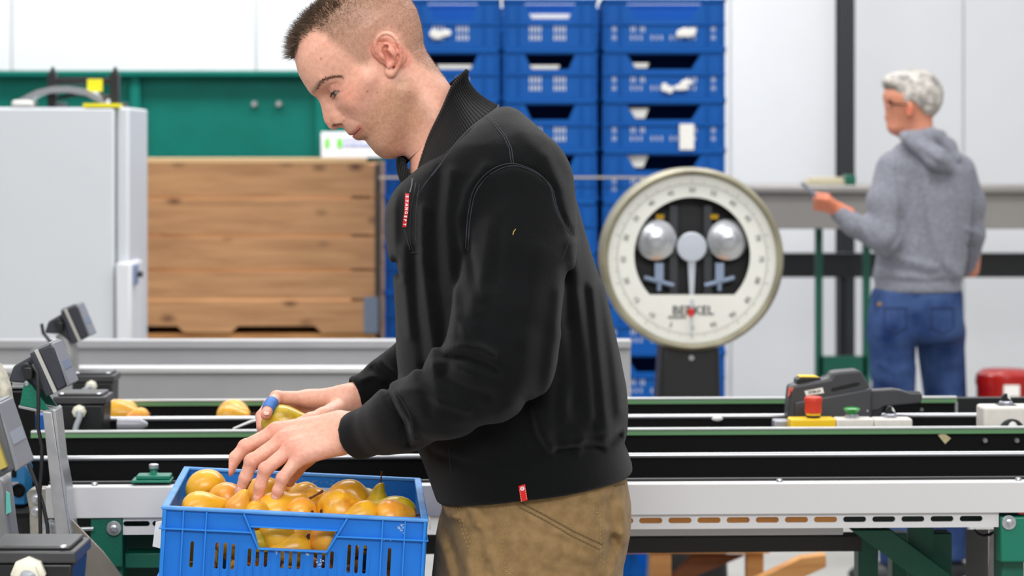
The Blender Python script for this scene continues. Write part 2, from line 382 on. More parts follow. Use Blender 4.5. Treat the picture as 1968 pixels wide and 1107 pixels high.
# ------------------------------------------------------------------ stacks of blue crates
def stack_crate(wd, kind):
    h = .2107; d = .40
    root = thing('stacking_crate', 'x', 'crate', (0, 0, 0))
    mb = MB(); z1 = h-.0006
    if kind == 'wide': ho = [(-.155, z1-.022), (.155, z1-.022), (.115, .126), (-.115, .126)]
    else: ho = [(-.105, z1-.022), (.105, z1-.022), (.078, .126), (-.078, .126)]
    holes = [ho]
    if kind == 'wide':
        for zc, hh in ((.083, .026), (.048, .022)):
            for gx in (-.135, -.115, -.095, -.05, -.03, -.01, .03, .05, .07, .11, .13) if zc < .06 else (-.135, -.122, -.095, -.083, .12, .134, .1): holes.append(slot(gx, zc, .006, hh, 2))
            for gx in (-.212, -.202, .202, .212): holes.append(slot(gx, zc, .005, hh, 2))
    else:
        for zc, hh in ((.083, .03), (.048, .026)):
            for gx in (-.082, -.068, -.054, -.04, .02, .034, .048, .062): holes.append(slot(gx, zc, .007, hh, 2))
    addplate(mb, [(-wd/2+.004, 0), (wd/2-.004, 0), (wd/2-.004, z1), (-wd/2+.004, z1)], holes, .003, Matrix.Translation((0, .01, 0)))
    mb.box(-wd/2+.004, wd/2-.004, d, d+.006, 0, z1)
    for x in (-wd/2+.007, wd/2-.007): mb.box(x-.003, x+.003, .01, d, 0, z1)
    mb.box(-wd/2+.004, wd/2-.004, .01, d, 0, .006)
    mb.build('walls', M_bluebg, root)
    MB().box(-wd/2+.012, wd/2-.012, .0118, .0128, .03, .102).build('paper_lining', M_paper, root)
    rim = MB()
    rim.box(-wd/2, wd/2, -.006, .012, z1-.014, z1).box(-wd/2, wd/2, d-.006, d+.012, z1-.014, z1)
    rim.box(-wd/2, -wd/2+.012, -.006, d+.012, z1-.014, z1).box(wd/2-.012, wd/2, -.006, d+.012, z1-.014, z1)
    rim.box(-wd/2+.001, wd/2-.001, -.003, .01, .1, .108)
    rim.box(-wd/2+.001, wd/2-.001, -.003, .01, 0, .01)
    hx = .17 if kind == 'wide' else .12
    for s in (-1, 1):
        for x in (hx+.012, wd/2-.018): rim.box(s*x-.003, s*x+.003, -.002, .01, .01, z1)
    rim.build('rim', M_bluebg, root, .002)
    return root
ORD = ['top visible', 'second from top', 'third from top', 'fourth from top', 'fifth from top', 'sixth from top', 'seventh from top', 'eighth from top', 'ninth from top', 'lowest']
columns = [('wide', 1276, 10.1, .519, 'right-hand column beside the white wall', 10), ('narrow', 1057, 10.1, .398, 'middle column behind the shoulder', 10),
           ('narrow', 870, 10.1, .398, 'left-hand column behind the head', 10), ('narrow', 823, 10.75, .40, 'rear column showing left of the chest', 8),
           ('narrow', 1010, 10.75, .40, 'rear column glimpsed between left and middle columns', 10), ('narrow', 1200, 10.75, .40, 'rear column glimpsed between middle and right columns', 10)]
protos = {k: stack_crate(w_, k) for k, w_ in (('wide', .519), ('narrow', .398))}
used = set()
for kind, px, Y, wd, where, n in columns:
    for k in range(n):
        if kind not in used: c = protos[kind]; used.add(kind)
        else: c = copy_tree(protos[kind])
        c.location = P(px, 0, Y); c.location.z = .057+k*.2107
        c['label'] = 'blue stacking crate in the %s, %s' % (where, ORD[n-1-k] if n == 10 else (ORD[n-k-1] if k else 'lowest of all'))
        c['group'] = 'blue stacked crates behind the worker'
pal = thing('crate_pallet', 'low dark base board under the blue stacked crates', 'pallet', (P(1085, 0, 10.1).x, 10.4, 0))
MB().box(P(735, 0, 10.1).x, P(1397, 0, 10.1).x, 10.08, 11.16, .01, .056).build('board', M_dark, pal)
for px in (760, 1065, 1370): MB().box(P(px, 0, 10.1).x-.04, P(px, 0, 10.1).x+.04, 10.1, 11.1, 0, .01).build('runner', M_dark, pal)
# papers and packing inside / on the crates
def card(px0, py0, px1, py1, Y, name, label, taper=0, m=None):
    a, b = P(px0, py1, Y), P(px1, py0, Y); dx = (b.x-a.x)*taper
    tag(MB().prism([(a.x+dx, a.z), (b.x-dx, a.z), (b.x, b.z), (a.x, b.z)], (Y, Y+.012)).build(name, m or M_paper, None, .001), label, 'paper' if 'paper' in name else 'label', 'white papers in and on the blue crates')
card(1207, 208, 1247, 228, 10.135, 'paper_liner', 'white paper liner in the handle of a right-hand crate, level with the collar', .2)
card(1203, 296, 1247, 322, 10.135, 'paper_liner', 'large white paper liner in the handle of the crate just above the dial', .25)
card(1213, 121, 1247, 131, 10.135, 'paper_liner', 'thin white paper liner in the handle of the right-hand crate second down', .1)
card(1017, 27, 1098, 37, 10.135, 'paper_liner', 'white paper liner in the topmost handle of the middle column', .06)
card(1018, 125, 1076, 134, 10.135, 'paper_liner', 'white paper liner in the second handle of the middle column', .06)
card(840, 124, 908, 134, 10.135, 'paper_liner', 'white paper liner in the crate handle behind the neck of the worker', .04)
card(1306, 238, 1334, 288, 10.082, 'crate_label', 'white upright label stuck on the crate above the dial')
def blob(px, py, s, label):
    q = MB(); rr = random.Random(px)
    for k in range(9):
        c = P(px+rr.uniform(-s, s), py+rr.uniform(-s*.35, s*.35), 10.085); q.ell((c.x, c.y, c.z), rr.uniform(.012, .03), .004, rr.uniform(.006, .016), nu=10, nv=6)
    tag(q.build('label_remnant', M_paper), label, 'label', 'white papers in and on the blue crates')
blob(1318, 62, 16, 'torn white label remnant on the top right-hand crate'); blob(1302, 164, 26, 'torn white label remnant on the second right-hand crate'); blob(846, 66, 12, 'worn white label on the top left crate beside the hair')
# strap across the stacks
st = MB(); ya = 10.06
st.box(P(728, 0, ya).x, P(1400, 0, ya).x, ya, ya+.004, P(0, 343, ya).z, P(0, 339, ya).z)
st.box(P(1397, 0, ya).x, P(1400, 0, ya).x, ya, 10.6, P(0, 343, ya).z, P(0, 339, ya).z)
tag(st.build('packing_strap', mat('tan_strap', (176, 166, 150), .6)), 'thin tan strap running level round the blue crate stacks', 'strap')

# ------------------------------------------------------------------ dial scale
YS = 7.3; dc = P(1330, 498, YS)
ds = thing('dial_scale', 'old round dial weighing scale with white face on black pedestal', 'scale', (dc.x, YS+.2, 0))
RY = Matrix.Translation((dc.x, YS, dc.z)) @ Matrix.Rotation(math.pi/2, 4, 'X')      # local z -> -Y
R = 171*YS/F_PX
MB().lathe([(R*.9, -.3), (R*.99, -.28), (R*1.03, -.2), (R*1.035, -.03), (R*1.03, .0), (R*.99, .022), (R*.955, .02), (R*.945, .0), (R*.945, -.10), (R*.93, -.26), (R*.5, -.27)], RY, 72).build('case', mat('worn_cream_brass', (148, 142, 118), .38, .35, var=.35, vscale=9), ds, smooth=True)
M_dial = mat('dial_enamel', (226, 226, 218), .45, var=.04, vscale=10)
wr = .71; pts = []
ro, ri = R*.945, R*.652
# white ring with round window cut by a straight bottom edge
win = []
a0 = math.radians(-46)
for k in range(49):
    a = math.radians(-43)+(math.radians(180+86))*k/48; win.append((ri*math.cos(a), ri*math.sin(a)*1.0+.012))
outer = [(ro*math.cos(2*math.pi*k/96), ro*math.sin(2*math.pi*k/96)) for k in range(96)]
q = MB(); addplate(q, outer, [win], .006, Matrix.Translation((dc.x, YS-.004, dc.z)))
q.build('dial_face', M_dial, ds)
q = MB(); q.lathe([(R*.9, -.09), (R*.9, -.085)], RY, 48); q.build('inner_back', mat('dial_inner_black', (22, 22, 24), .5), ds)
q = MB()
for dx in (-.052, .052): q.box(dc.x+dx-.012, dc.x+dx+.012, YS+.05, YS+.07, dc.z-.14, dc.z+.16)
q.box(dc.x-.11, dc.x+.11, YS+.03, YS+.045, dc.z+.013, dc.z+.021); q.build('frame_bar', mat('inner_steel', (70, 72, 76), .4, .6), ds)
for s, px in ((-1, 1261), (1, 1400)):
    c = P(px, 461, YS); T = Matrix.Translation((c.x, YS+.03, c.z)) @ Matrix.Rotation(math.pi/2, 4, 'X')
    MB().lathe([(.062, 0), (.062, .012), (.05, .02), (.03, .024), (.026, .034), (.01, .036), (.008, .03)], T, 40).build('counterweight', mat('weight_alu', (205, 207, 212), .25, .85), ds, smooth=True)
    c2 = P(1268 if s < 0 else 1385, 535, YS); q = MB()
    q.box(c2.x-.013, c2.x+.013, YS+.03, YS+.05, c2.z-.01, c2.z+.045)
    q.tube([(c2.x-.045, YS+.04, c2.z-.012+(-s*.012)), (c2.x+.045, YS+.04, c2.z-.012+s*.012)], .0085, 8)
    q.cyl((c2.x, YS+.04, c2.z-.015), (c2.x, YS+.04, c2.z-.04), .008); q.build('balance_foot', mat('foot_blue_grey', (150, 165, 190), .4, .5), ds)
    q = MB(); c3 = P(1270 if s < 0 else 1375, 418, YS); q.box(c3.x-.012, c3.x+.012, YS+.04, YS+.05, c3.z-.006, c3.z+.008, ); q.build('brass_clip', mat('brass', (190, 150, 40), .35, .7), ds)
c = P(1330, 475, YS); T = Matrix.Translation((c.x, YS+.02, c.z)) @ Matrix.Rotation(math.pi/2, 4, 'X')
hb = MB(); hb.lathe([(.045, 0), (.045, .012), (.042, .015), (.004, .016)], T, 40)
tip = P(1328, 648, YS); hb.prism([(c.x-.012, c.z-.03), (c.x+.012, c.z-.03), (c.x+.006, P(0, 575, YS).z), (c.x-.006, P(0, 575, YS).z)], (YS+.012, YS+.018))
hb.prism([(c.x-.005, P(0, 575, YS).z), (c.x+.005, P(0, 575, YS).z), (tip.x+.0012, tip.z), (tip.x-.0012, tip.z)], (YS-.014, YS-.011))
hb.build('pointer', mat('pointer_grey', (196, 202, 212), .3, .3), ds, smooth=True)
c = P(1327, 600, YS); q = MB(); q.prism([(c.x-.010, c.z+.006), (c.x, c.z+.016), (c.x+.010, c.z+.006), (c.x+.009, c.z-.004), (c.x, c.z-.016), (c.x-.009, c.z-.004)], (YS-.018, YS-.014)); q.build('pointer_tip', mat('red_tip', (196, 32, 26), .4), ds)
M_ink = mat('dial_ink', (78, 78, 76), .6)
tk = MB()
for k in range(200):
    a = 2*math.pi*k/200; L = .018 if k % 20 == 0 else (.012 if k % 5 == 0 else .007); r1 = R*.83; T = Matrix.Translation((dc.x, YS-.0075, dc.z)) @ Matrix.Rotation(a, 4, 'Y')
    tk.box(-.0007, .0007, 0, .0006, r1, r1+L, T)
tk.build('scale_marks', M_ink, ds)
for k in range(20):
    a = math.pi+2*math.pi*k/20; rr = R*.775
    text('numeral', str(k*5) if k else '0', .021, at_face(dc.x+rr*math.sin(a), YS-.0076, dc.z+rr*math.cos(a), roll=a+(math.pi if math.cos(a) < 0 else 0)), M_ink, ds)
text('brand_text', 'BERKEL', .038, at_face(dc.x+.002, YS-.0076, P(0, 597, YS).z), mat('brand_ink', (52, 52, 58), .6), ds, bold=.0006)
q = MB()
for k in range(7): q.box(dc.x-.072+k*.0078, dc.x-.0665+k*.0078, YS-.008, YS-.0074, P(0, 612, YS).z, P(0, 607, YS).z)
q.build('small_print', M_ink, ds)
px0, px1, px2, px3 = P(1272, 0, YS).x, P(1384, 0, YS).x, P(1265, 0, YS).x, P(1387, 0, YS).x
q = MB(); zt_, zm = P(0, 655, YS).z, P(0, 768, YS).z
q.prism([(px0, zt_), (px1, zt_), (px3, zm), (px3+.03, .06), (px2-.03, .06), (px2, zm)], (YS+.03, YS+.24)); q.box(px2-.12, px3+.12, YS-.1, YS+.4, 0, .06)
q.build('pedestal', M_blackp, ds, .02, seg=4)
c = P(1330, 689, YS); MB().cyl((c.x, YS+.035, c.z), (c.x, YS+.02, c.z), .008).build('screw', M_bolt, ds)

# ------------------------------------------------------------------ steel bench and beam behind the second man
YT = 10.6
bn = thing('steel_bench', 'long stainless steel bench beam on green legs behind the man in the hoodie', 'bench', (P(1700, 0, YT).x, YT+.3, 0))
xa, xb = P(1400, 0, YT).x, P(2250, 0, YT).x; z1 = P(0, 356, YT).z; z2 = P(0, 372, YT).z; z3 = P(0, 440, YT).z
M_bench = mat('bench_steel', (150, 146, 142), .45, .45, var=.08, vscale=4)
MB().box(xa, xb, YT-.05, YT+.62, z2, z1).build('top_lip', M_bench, bn, .01)
MB().box(xa, xb, YT, YT+.6, z3, z2-.001).build('beam', M_bench, bn, .004)
for px in (1590, 1684, 2100):
    p = P(px, 0, YT).x
    for yy in (YT+.28,): MB().box(p-.016, p+.016, yy, yy+.04, 0, z3-.001).build('leg', M_dkgreen, bn)
MB().box(P(1590, 0, YT).x, P(1684, 0, YT).x, YT+.28, YT+.31, P(0, 735, YT).z, P(0, 695, YT).z).build('low_brace', M_dkgreen, bn)
YK = 11.3
tag(MB().box(P(1480, 0, YK).x, P(2250, 0, YK).x, YK, YK+.1, P(0, 533, YK).z, P(0, 487, YK).z).box(P(1618, 0, YK).x, P(1632, 0, YK).x, YK+.1, YK+.14, 0, P(0, 487, YK).z).box(P(2210, 0, YK).x, P(2225, 0, YK).x, YK+.1, YK+.2, 0, P(0, 487, YK).z).build('black_rail', M_dark), 'black horizontal steel rail behind the man in the hoodie, below the steel bench', 'rail')
q = MB(); a, b = P(1552, 0, YT).x, P(1642, 0, YT).x; q.box(a, b, YT+.02, YT+.2, z1+.001, z1+.02); q.box(a+.02, b-.04, YT+.04, YT+.18, z1+.02, z1+.034)
ph = thing('notepad', 'pale clipboard with papers lying on the steel bench', 'clipboard', ((a+b)/2, YT+.1, z1))
q.build('pad', mat('buff_paper', (196, 186, 160), .6), ph, .003)
MB().box(P(1625, 0, YT).x, P(1645, 0, YT).x, YT+.0, YT+.1, z1+.001, z1+.045).build('green_clip', M_dkgreen, ph, .004)
# red tub at the right edge
YR = 8.4; c = P(1945, 765, YR)
rt = thing('red_tub', 'shiny dark red tub with white label at the right edge', 'tub', (c.x, YR+.12, 0))
zt_ = P(0, 716, YR).z
T = Matrix.Translation((c.x, YR+.12, 0))
MB().lathe([(.09, .25), (.095, .27), (.1, zt_-.06), (.105, zt_-.045), (.1, zt_-.015), (.08, zt_), (.01, zt_+.002)], T, 32).build('tub_body', mat('red_enamel', (158, 16, 10), .25), rt, smooth=True)
MB().box(-.025, .03, -.105, -.09, zt_-.085, zt_-.045, T).build('white_label', M_paper, rt)
MB().lathe([(.14, 0), (.13, .02), (.02, .03), (.02, .25)], T, 24).build('stand', M_steel, rt, smooth=True)
# ------------------------------------------------------------------ trough behind the conveyor
tr = thing('steel_trough', 'long grey steel trough running across behind the sorting conveyor', 'trough', (P(500, 0, 6.2).x, 6.25, 0))
M_tr = mat('trough_steel', (176, 176, 178), .5, .35, var=.08, vscale=5)
xl, xr_ = P(-120, 0, 6.0).x, P(1150, 0, 6.0).x; xr2 = P(1212, 0, 6.5).x
MB().box(xl, xr_, 5.99, 6.0, .80, P(0, 716, 6).z).build('near_side', M_tr, tr)
MB().box(xl, xr_, 5.97, 6.04, P(0, 716, 6).z, P(0, 704, 6).z).build('near_lip', mat('lip_alu', (206, 206, 206), .4, .4), tr, .004)
MB().box(xl, xr2, 6.5, 6.51, .80, P(0, 668, 6.5).z).build('far_side', M_tr, tr)
MB().box(xl, xr2, 6.47, 6.53, P(0, 668, 6.5).z, P(0, 652, 6.5).z).build('far_lip', M_tr, tr, .004)
MB().box(xl, xr_, 6.0, 6.5, .80, .81).build('trough_floor', M_tr, tr)
for px in (60, 560, 1080):
    for y in (6.02, 6.42): 
        x = P(px, 0, 6.2).x; MB().box(x-.025, x+.025, y, y+.05, 0, .80).build('leg', M_dkgreen, tr)

# ------------------------------------------------------------------ sorting conveyor
CV = thing('sorting_conveyor', 'long fruit sorting conveyor with pale front beam and black lanes behind the worker', 'conveyor', (0, 4.15, 0), (0, 0, math.radians(2.3)))
def CM(): return Matrix.Translation((0, 4.15, 0)) @ Matrix.Rotation(math.radians(2.3), 4, 'Z')
TM = CM(); c23 = math.cos(math.radians(2.3))
def cx(px, v):       # local x of a pixel column at lane offset v behind the beam
    k = (px-CX)/F_PX; s = math.sin(math.radians(2.3)); # x = u c - v s ; Y = 4.15 + u s + v c
    return (k*(4.15+v*c23)+v*s)/(c23-k*s)
def cz(py, v, px=984): 
    u = cx(px, v); Y = 4.15+u*math.sin(math.radians(2.3))+v*c23; return H_CAM-(py-HY)*Y/F_PX
U0, U1 = cx(-60, 0), cx(2420, 0)
zt, zb_ = cz(931, 0), cz(990.5, 0)
ub = cx(88, 0)
M_beam = mat('beam_white_alu', (208, 207, 208), .42, .15, var=.03, vscale=3)
MB().box(ub, U1, -.006, .0, zb_, zt, TM).box(ub, U1, 0, .03, zt-.004, zt, TM).box(ub, U1, 0, .03, zb_, zb_+.004, TM).build('front_beam', M_beam, CV, .0015)
MB().box(ub, U1, .032, .046, .931, zt+.004, TM).build('edge_strip', M_blackp, CV, .001)
# slotted strips
zs0, zs1 = cz(1019, 0), zb_+.001; zsc = cz(1002.5, 0)
for a, b, name in ((cx(1080, 0), cx(1920, 0), 'slotted_strip'), (cx(236, 0), cx(330, 0), 'slotted_strip')):
    holes = []
    if a > 0:
        for k in range(16):
            px = 1942-45-30-56*k
            if px > 1100: holes.append(slot(cx(px, 0), zsc, .040, .0098))
        zz0 = zs0
    else: holes = [slot(cx(262, 0), zsc, .045, .009), slot(cx(318, 0), zsc, .045, .009)]; zz0 = zs0-.004
    q = MB(); addplate(q, [(a, zz0), (b, zz0), (b, zs1), (a, zs1)], holes, .004, TM @ Matrix.Translation((0, .004, 0))); q.build(name, M_beam, CV)
# lanes: rails, side boards, belts
def rail(v, py, kind, ua=U0, ub_=U1):
    z = cz(py, v); q = MB()
    if kind == 'rod': q.tube([TM @ Vector((ua, v, z)), TM @ Vector((ub_, v, z))], .0052, 12); q.build('rail', M_alu, CV, smooth=True); zlow = z-.004
    else:
        q.box(ua, ub_, v-.008, v+.006, z, z+.005, TM); q.build('rail', M_chrome if 0 else mat('white_alu_edge', (214, 216, 216), .3, .3), CV, .0015)
        MB().box(ua, ub_, v-.006, v+.004, z-.009, z-.0005, TM).build('rail_foot', mat('pale_green_strip', (104, 150, 104), .4), CV); zlow = z-.009
    MB().box(ua, ub_, v+.0, v+.004, .888, zlow, TM).build('side_board', M_black, CV)
    return z
vA, vB, vC, vD = .15, .56, .80, 1.14
rail(vA, 877, 'rod'); rail(vB, 828, 'flat', cx(60, .56)); rail(vC, 802, 'rod', cx(190, .8), cx(1905, .8)); rail(vD, 769, 'flat', cx(205, 1.14), cx(1838, 1.14))
zbelt = cz(769, vD)-.045
for a, b in ((.0, vA), (vA+.004, vB), (vB+.004, vC), (vC+.004, vD)):
    MB().box(U0, U1, a+.002, b-.001, (zbelt if a > .1 else .90)-.008, zbelt if a > .1 else .90, TM).build('belt', M_black, CV)
MB().box(cx(1842, .9), U1, 1.16, 1.18, zbelt, cz(764, 1.16, 1900), TM).build('end_guard', M_blackp, CV, .002)
MB().box(cx(1834, vD), cx(1839, vD), vD-.01, vD+.004, zbelt, cz(772, vD, 1838), TM).build('rail_end', M_steel, CV)
for px in (1892, 1953):
    q = MB(); v = vB; p = Vector((cx(px, v), v, cz(846, v, px))); q.cyl(TM @ p, TM @ (p-Vector((0, .008, 0))), .0045, n=12); q.build('bolt', M_bolt, CV, smooth=True)
for px, py, v in ((1498, 923, .02), (1957, 921, .02), (455, 928, .02), (182, 930, .02)):
    p = Vector((cx(px, v), v, zt+.001)); MB().lathe([(.006, 0), (.005, .003), (.001, .004)], TM @ Matrix.Translation(p), 12).build('screw', M_bolt, CV, smooth=True)
q = MB(); v = vB-.001; q.prism([(cx(1802, v), cz(836, v, 1810)), (cx(1812, v), cz(831, v, 1810)), (cx(1827, v), cz(842, v, 1810)), (cx(1816, v), cz(853, v, 1810))], (v-.003, v-.001), TM)
tag(q.build('tape_scrap', mat('dirty_tape', (196, 182, 140), .6, var=.2, vscale=150)), 'small dirty beige scrap of tape stuck on the black lane board', 'tape')
# small cross straps and joints on rails
for px, py, v in ((1378, 806, vC), (560, 806, vC)):
    MB().ell(TM @ Vector((cx(px, v), v-.004, cz(py, v))), .012, .006, .006).build('rail_joint', M_white, CV, smooth=True)
MB().box(cx(1483, .7), cx(1512, .7), .66, .70, zbelt, cz(806, .68, 1500), TM).build('joint_block', mat('grey_block', (166, 168, 176), .4, .4), CV, .003)
# under-frame
MB().box(cx(1205, .05), cx(1650, .05), .20, .26, cz(1032, .2), cz(1016, .2), TM).build('lower_rail', M_beam, CV, .002)
MB().box(cx(1190, .4), cx(1660, .4), .42, .48, cz(1064, .42), cz(1036, .42), TM).build('cross_beam', mat('brown_dark_beam', (38, 32, 26), .5), CV)
MB().box(cx(800, .4), cx(1190, .4), .42, .48, cz(1064, .42), cz(1036, .42), TM).build('cross_beam', MATS['brown_dark_beam'], CV)
def leg(px0, px1, v, py_top, d=.05, name='leg', m=M_dkgreen):
    MB().box(cx(px0, v), cx(px1, v), v, v+d, 0, cz(py_top, v, px0), TM).build(name, m, CV, .002)
leg(1650, 1688, .5, 1030); leg(1925, 1968, .03, 992, .06); leg(1786, 1830, .40, 1025); leg(1715, 1745, .75, 1025); leg(176, 236, .02, 1000, .05)
leg(2040, 2080, .9, 960); leg(120, 160, .95, 960); leg(700, 740, .3, 1000)
MB().box(cx(1922, 0), U1, -.004, .03, cz(1080, 0, 1940), cz(993, 0, 1940), TM).build('end_bracket', mat('bright_green_paint', (0, 112, 88), .38, bump=.35, bscale=260), CV, .003)
MB().box(cx(174, 0), cx(235, 0), .0, .02, cz(1090, 0, 200), zb_-.001, TM).build('end_bracket', M_dkgreen, CV, .002)
MB().box(cx(235, 0), cx(345, 0), .03, .08, cz(1092, .03, 270), cz(1063, .03, 270), TM).build('lower_rail', M_dkgreen, CV, .002)
# diagonal brace
q = MB(); v = .3; q.prism([(cx(1635, v), cz(1018, v, 1700)), (cx(1712, v), cz(1018, v, 1700)), (cx(1835, v), cz(1110, v, 1700)), (cx(1900, v), cz(1160, v, 1700)), (cx(1830, v), cz(1160, v, 1700)), (cx(1755, v), cz(1107, v, 1700))], (v, v+.04), TM)
q.build('diagonal_brace', M_dkgreen, CV, .002)
q = MB(); v = .34; q.prism([(cx(1745, v), cz(1015, v, 1800)), (cx(1795, v), cz(1015, v, 1800)), (cx(1790, v), cz(1070, v, 1800)), (cx(1765, v), cz(1120, v, 1800)), (cx(1745, v), cz(1120, v, 1800))], (v, v+.01), TM); q.build('side_panel', M_dkgreen, CV)
for px, py in ((1937, 1003), (220, 1014)):
    p = TM @ Vector((cx(px, 0), -.006, cz(py, 0, px))); T = Matrix.Translation(p) @ Matrix.Rotation(math.pi/2, 4, 'X')
    bb = MB().lathe([(.0125, 0), (.0125, .002), (.012, .0025), (.0065, .003)], T, 24).lathe([(.0068, .002), (.0068, .007), (.005, .008)], T, 6).lathe([(.004, .006), (.004, .010), (.003, .011)], T, 12)
    bb.build('washer_bolt', M_bolt, CV, smooth=True)
MB().box(cx(1614, .1), cx(1918, .1), .10, .12, cz(1016, .1), cz(984, .1), TM).build('dark_backing', mat('inner_dark_green', (4, 34, 30), .6), CV)  # added dark strip behind the slots, stands for the dark under the conveyor
MB().box(cx(236, .12), cx(800, .12), .12, .13, cz(1012, .12), cz(984, .12), TM).build('dark_backing', MATS['inner_dark_green'], CV)  # same added dark strip behind the left-hand slots
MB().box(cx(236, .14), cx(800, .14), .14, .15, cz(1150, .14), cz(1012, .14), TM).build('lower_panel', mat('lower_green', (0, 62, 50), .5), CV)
MB().box(cx(-80, .3), cx(182, .3), .30, .32, cz(1200, .3), cz(975, .3), TM).build('end_backing', MATS['inner_dark_green'], CV)  # added dark sheet, stands for the dark under the left end of the beam
MB().box(cx(-80, .58), cx(66, .58), .58, .60, cz(900, .58), cz(750, .58), TM).build('end_plate', M_black, CV)
q = MB(); a_, b_ = TM @ Vector((cx(226, .68), .68, cz(816, .68, 260))), TM @ Vector((cx(284, .68), .68, cz(816, .68, 260))); q.tube([a_, a_+(b_-a_)*.75, a_+(b_-a_)*.9, b_], [.0125, .0125, .008, .004], 16)
tag(q.build('plastic_sleeve', mat('sleeve_grey', (150, 150, 158), .25), smooth=True), 'grey plastic sleeve lying on the lane right of the black junction box', 'sleeve')
q = MB(); v = .72; q.box(cx(68, v), cx(91, v), v, v+.03, zbelt+.0005, cz(797, v, 80), TM); tag(q.build('blue_block', mat('block_blue', (30, 104, 190), .45), None, .002), 'small blue block on the lane behind the slanting steel post', 'block')
q = MB(); v = .63; q.tube([TM @ Vector((cx(448, v), v, cz(824, v, 480))), TM @ Vector((cx(478, v), v+.05, cz(816, v, 480))), TM @ Vector((cx(512, v), v+.10, cz(812, v, 480)))], [.002, .003, .003], 8)
tag(q.build('white_cord', M_white, smooth=True), 'white cord end lying on the lane left of the hands', 'cord')
# hanging sheets and cable right of the brace
q = MB(); v = .5; q.prism([(cx(1856, v), cz(1107, v, 1860)-.3), (cx(1898, v), cz(1107, v, 1860)-.3), (cx(1900, v), cz(1018, v, 1880)), (cx(1857, v), cz(1018, v, 1880))], (v, v+.004), TM)
tag(q.build('grey_sheet', mat('grey_film', (92, 90, 92), .6)), 'dark grey sheet hanging under the right end of the conveyor', 'sheet')
q = MB(); v = .36; q.prism([(cx(1896, v), cz(1107, v, 1860)-.3), (cx(1918, v), cz(1107, v, 1860)-.3), (cx(1914, v), cz(1018, v, 1880)), (cx(1902, v), cz(1018, v, 1880))], (v, v+.004), TM)
tag(q.build('paper_strip', mat('pale_strip', (176, 166, 170), .6, var=.1, vscale=60)), 'narrow pale paper strip hanging beside the green end bracket', 'paper')
v = .1; q = MB(); q.tube([TM @ Vector((cx(a, v), v, cz(b, v, a))) for a, b in ((1872, 1018), (1878, 1026), (1890, 1030), (1903, 1027), (1914, 1019), (1914, 1060), (1917, 1107), (1917, 1180))], .0028, 8)
tag(q.build('cable', M_blackp, smooth=True), 'black cable looping under the right end of the conveyor', 'cable')
# orange lit fruit belt seen through the slots
q = MB(); v = .034
OR = thing('return_tray', 'orange tray with fruit visible only through the slots of the front strip', 'tray', (TM @ Vector((cx(1300, v), v, .80)))[:])
q.box(cx(1075, v), cx(1612, v), v, v+.012, cz(1013, v), cz(988, v), TM); q.build('tray_side', mat('orange_plastic', (255, 172, 92), .5, var=.15, vscale=12), OR)
q = MB().box(cx(1075, v), cx(1612, v), v+.012, v+.06, cz(1013, v), cz(1011, v), TM); q.build('tray_base', mat('orange_plastic', (0, 0, 0)), OR)
# green clamp on the beam
gk = thing('rail_clamp', 'small green cast clamp with grey knob on the beam left of the fruit crate', 'clamp', (TM @ Vector((cx(296, .03), .03, zt+.004)))[:])
a, b = cx(261, .03), cx(331, .03)
MB().box(a-.006, b, .01, .06, zt+.004, zt+.009, TM).box(a+.002, b-.002, .015, .055, zt+.009, cz(912, .03, 296), TM).build('body', mat('bright_green_paint', (0, 0, 0)), gk, .002)
T = TM @ Matrix.Translation((cx(295, .03), .035, cz(912, .03, 296)))
MB().lathe([(.012, 0), (.007, .003), (.006, .008), (.0085, .0085), (.0085, .010)], T, 20).build('neck', MATS['bright_green_paint'], gk, smooth=True)
MB().lathe([(.008, .0102), (.0085, .012), (.0085, .0165), (.006, .018)], T, 16).build('knob', M_steel, gk, smooth=True)
# ------------------------------------------------------------------ control boxes and label gun on the lane
def ctl(px0, px1, py_top, v, m, name, label, face=.045, h0=None, rounded=.004):
    x0_, x1_ = cx(px0, v), cx(px1, v); zt_ = cz(py_top, v, (px0+px1)/2)
    r = thing(name, label, 'switch box', (TM @ Vector(((x0_+x1_)/2, v+face/2, zbelt)))[:])
    MB().box(x0_, x1_, v, v+face, zbelt, zt_, TM).build('housing', m, r, rounded, seg=3)
    return r, lambda px: TM @ Matrix.Translation((cx(px, v+face/2), v+face/2, zt_)), zt_
M_yel = mat('yellow_plastic', (242, 196, 20), .4); M_box = mat('ivory_box', (222, 216, 208), .42, var=.06, vscale=60)
r, T_, z_ = ctl(1519, 1607, 805, .60, M_yel, 'emergency_stop', 'yellow switch box with big red mushroom emergency stop button')
T = T_(1563)
MB().lathe([(.0135, 0), (.0135, .005), (.012, .0055)], T).build('collar_black', M_blackp, r, smooth=True)
MB().lathe([(.0145, .005), (.0145, .0095), (.014, .010)], T).build('collar_yellow', M_yel, r, smooth=True)
MB().lathe([(.0163, .0095), (.0168, .012), (.0165, .027), (.0178, .032), (.0182, .036), (.017, .0405), (.012, .0425), (.003, .043)], T, 40).build('red_button', mat('stop_red', (214, 62, 40), .5), r, smooth=True)
r, T_, z_ = ctl(1607.8, 1680, 805, .60, M_box, 'start_switch', 'ivory switch box with green push button between yellow box and selector')
T = T_(1637)
MB().lathe([(.0135, 0), (.0142, .003), (.0135, .007), (.009, .008)], T).build('button_ring', mat('ring_grey', (176, 178, 188), .25, .7), r, smooth=True)
MB().lathe([(.009, .007), (.010, .010), (.0165, .0155), (.0172, .0175), (.0145, .0195), (.008, .021), (.002, .0215)], T, 40).build('green_button', mat('button_green', (24, 140, 50), .25), r, smooth=True)
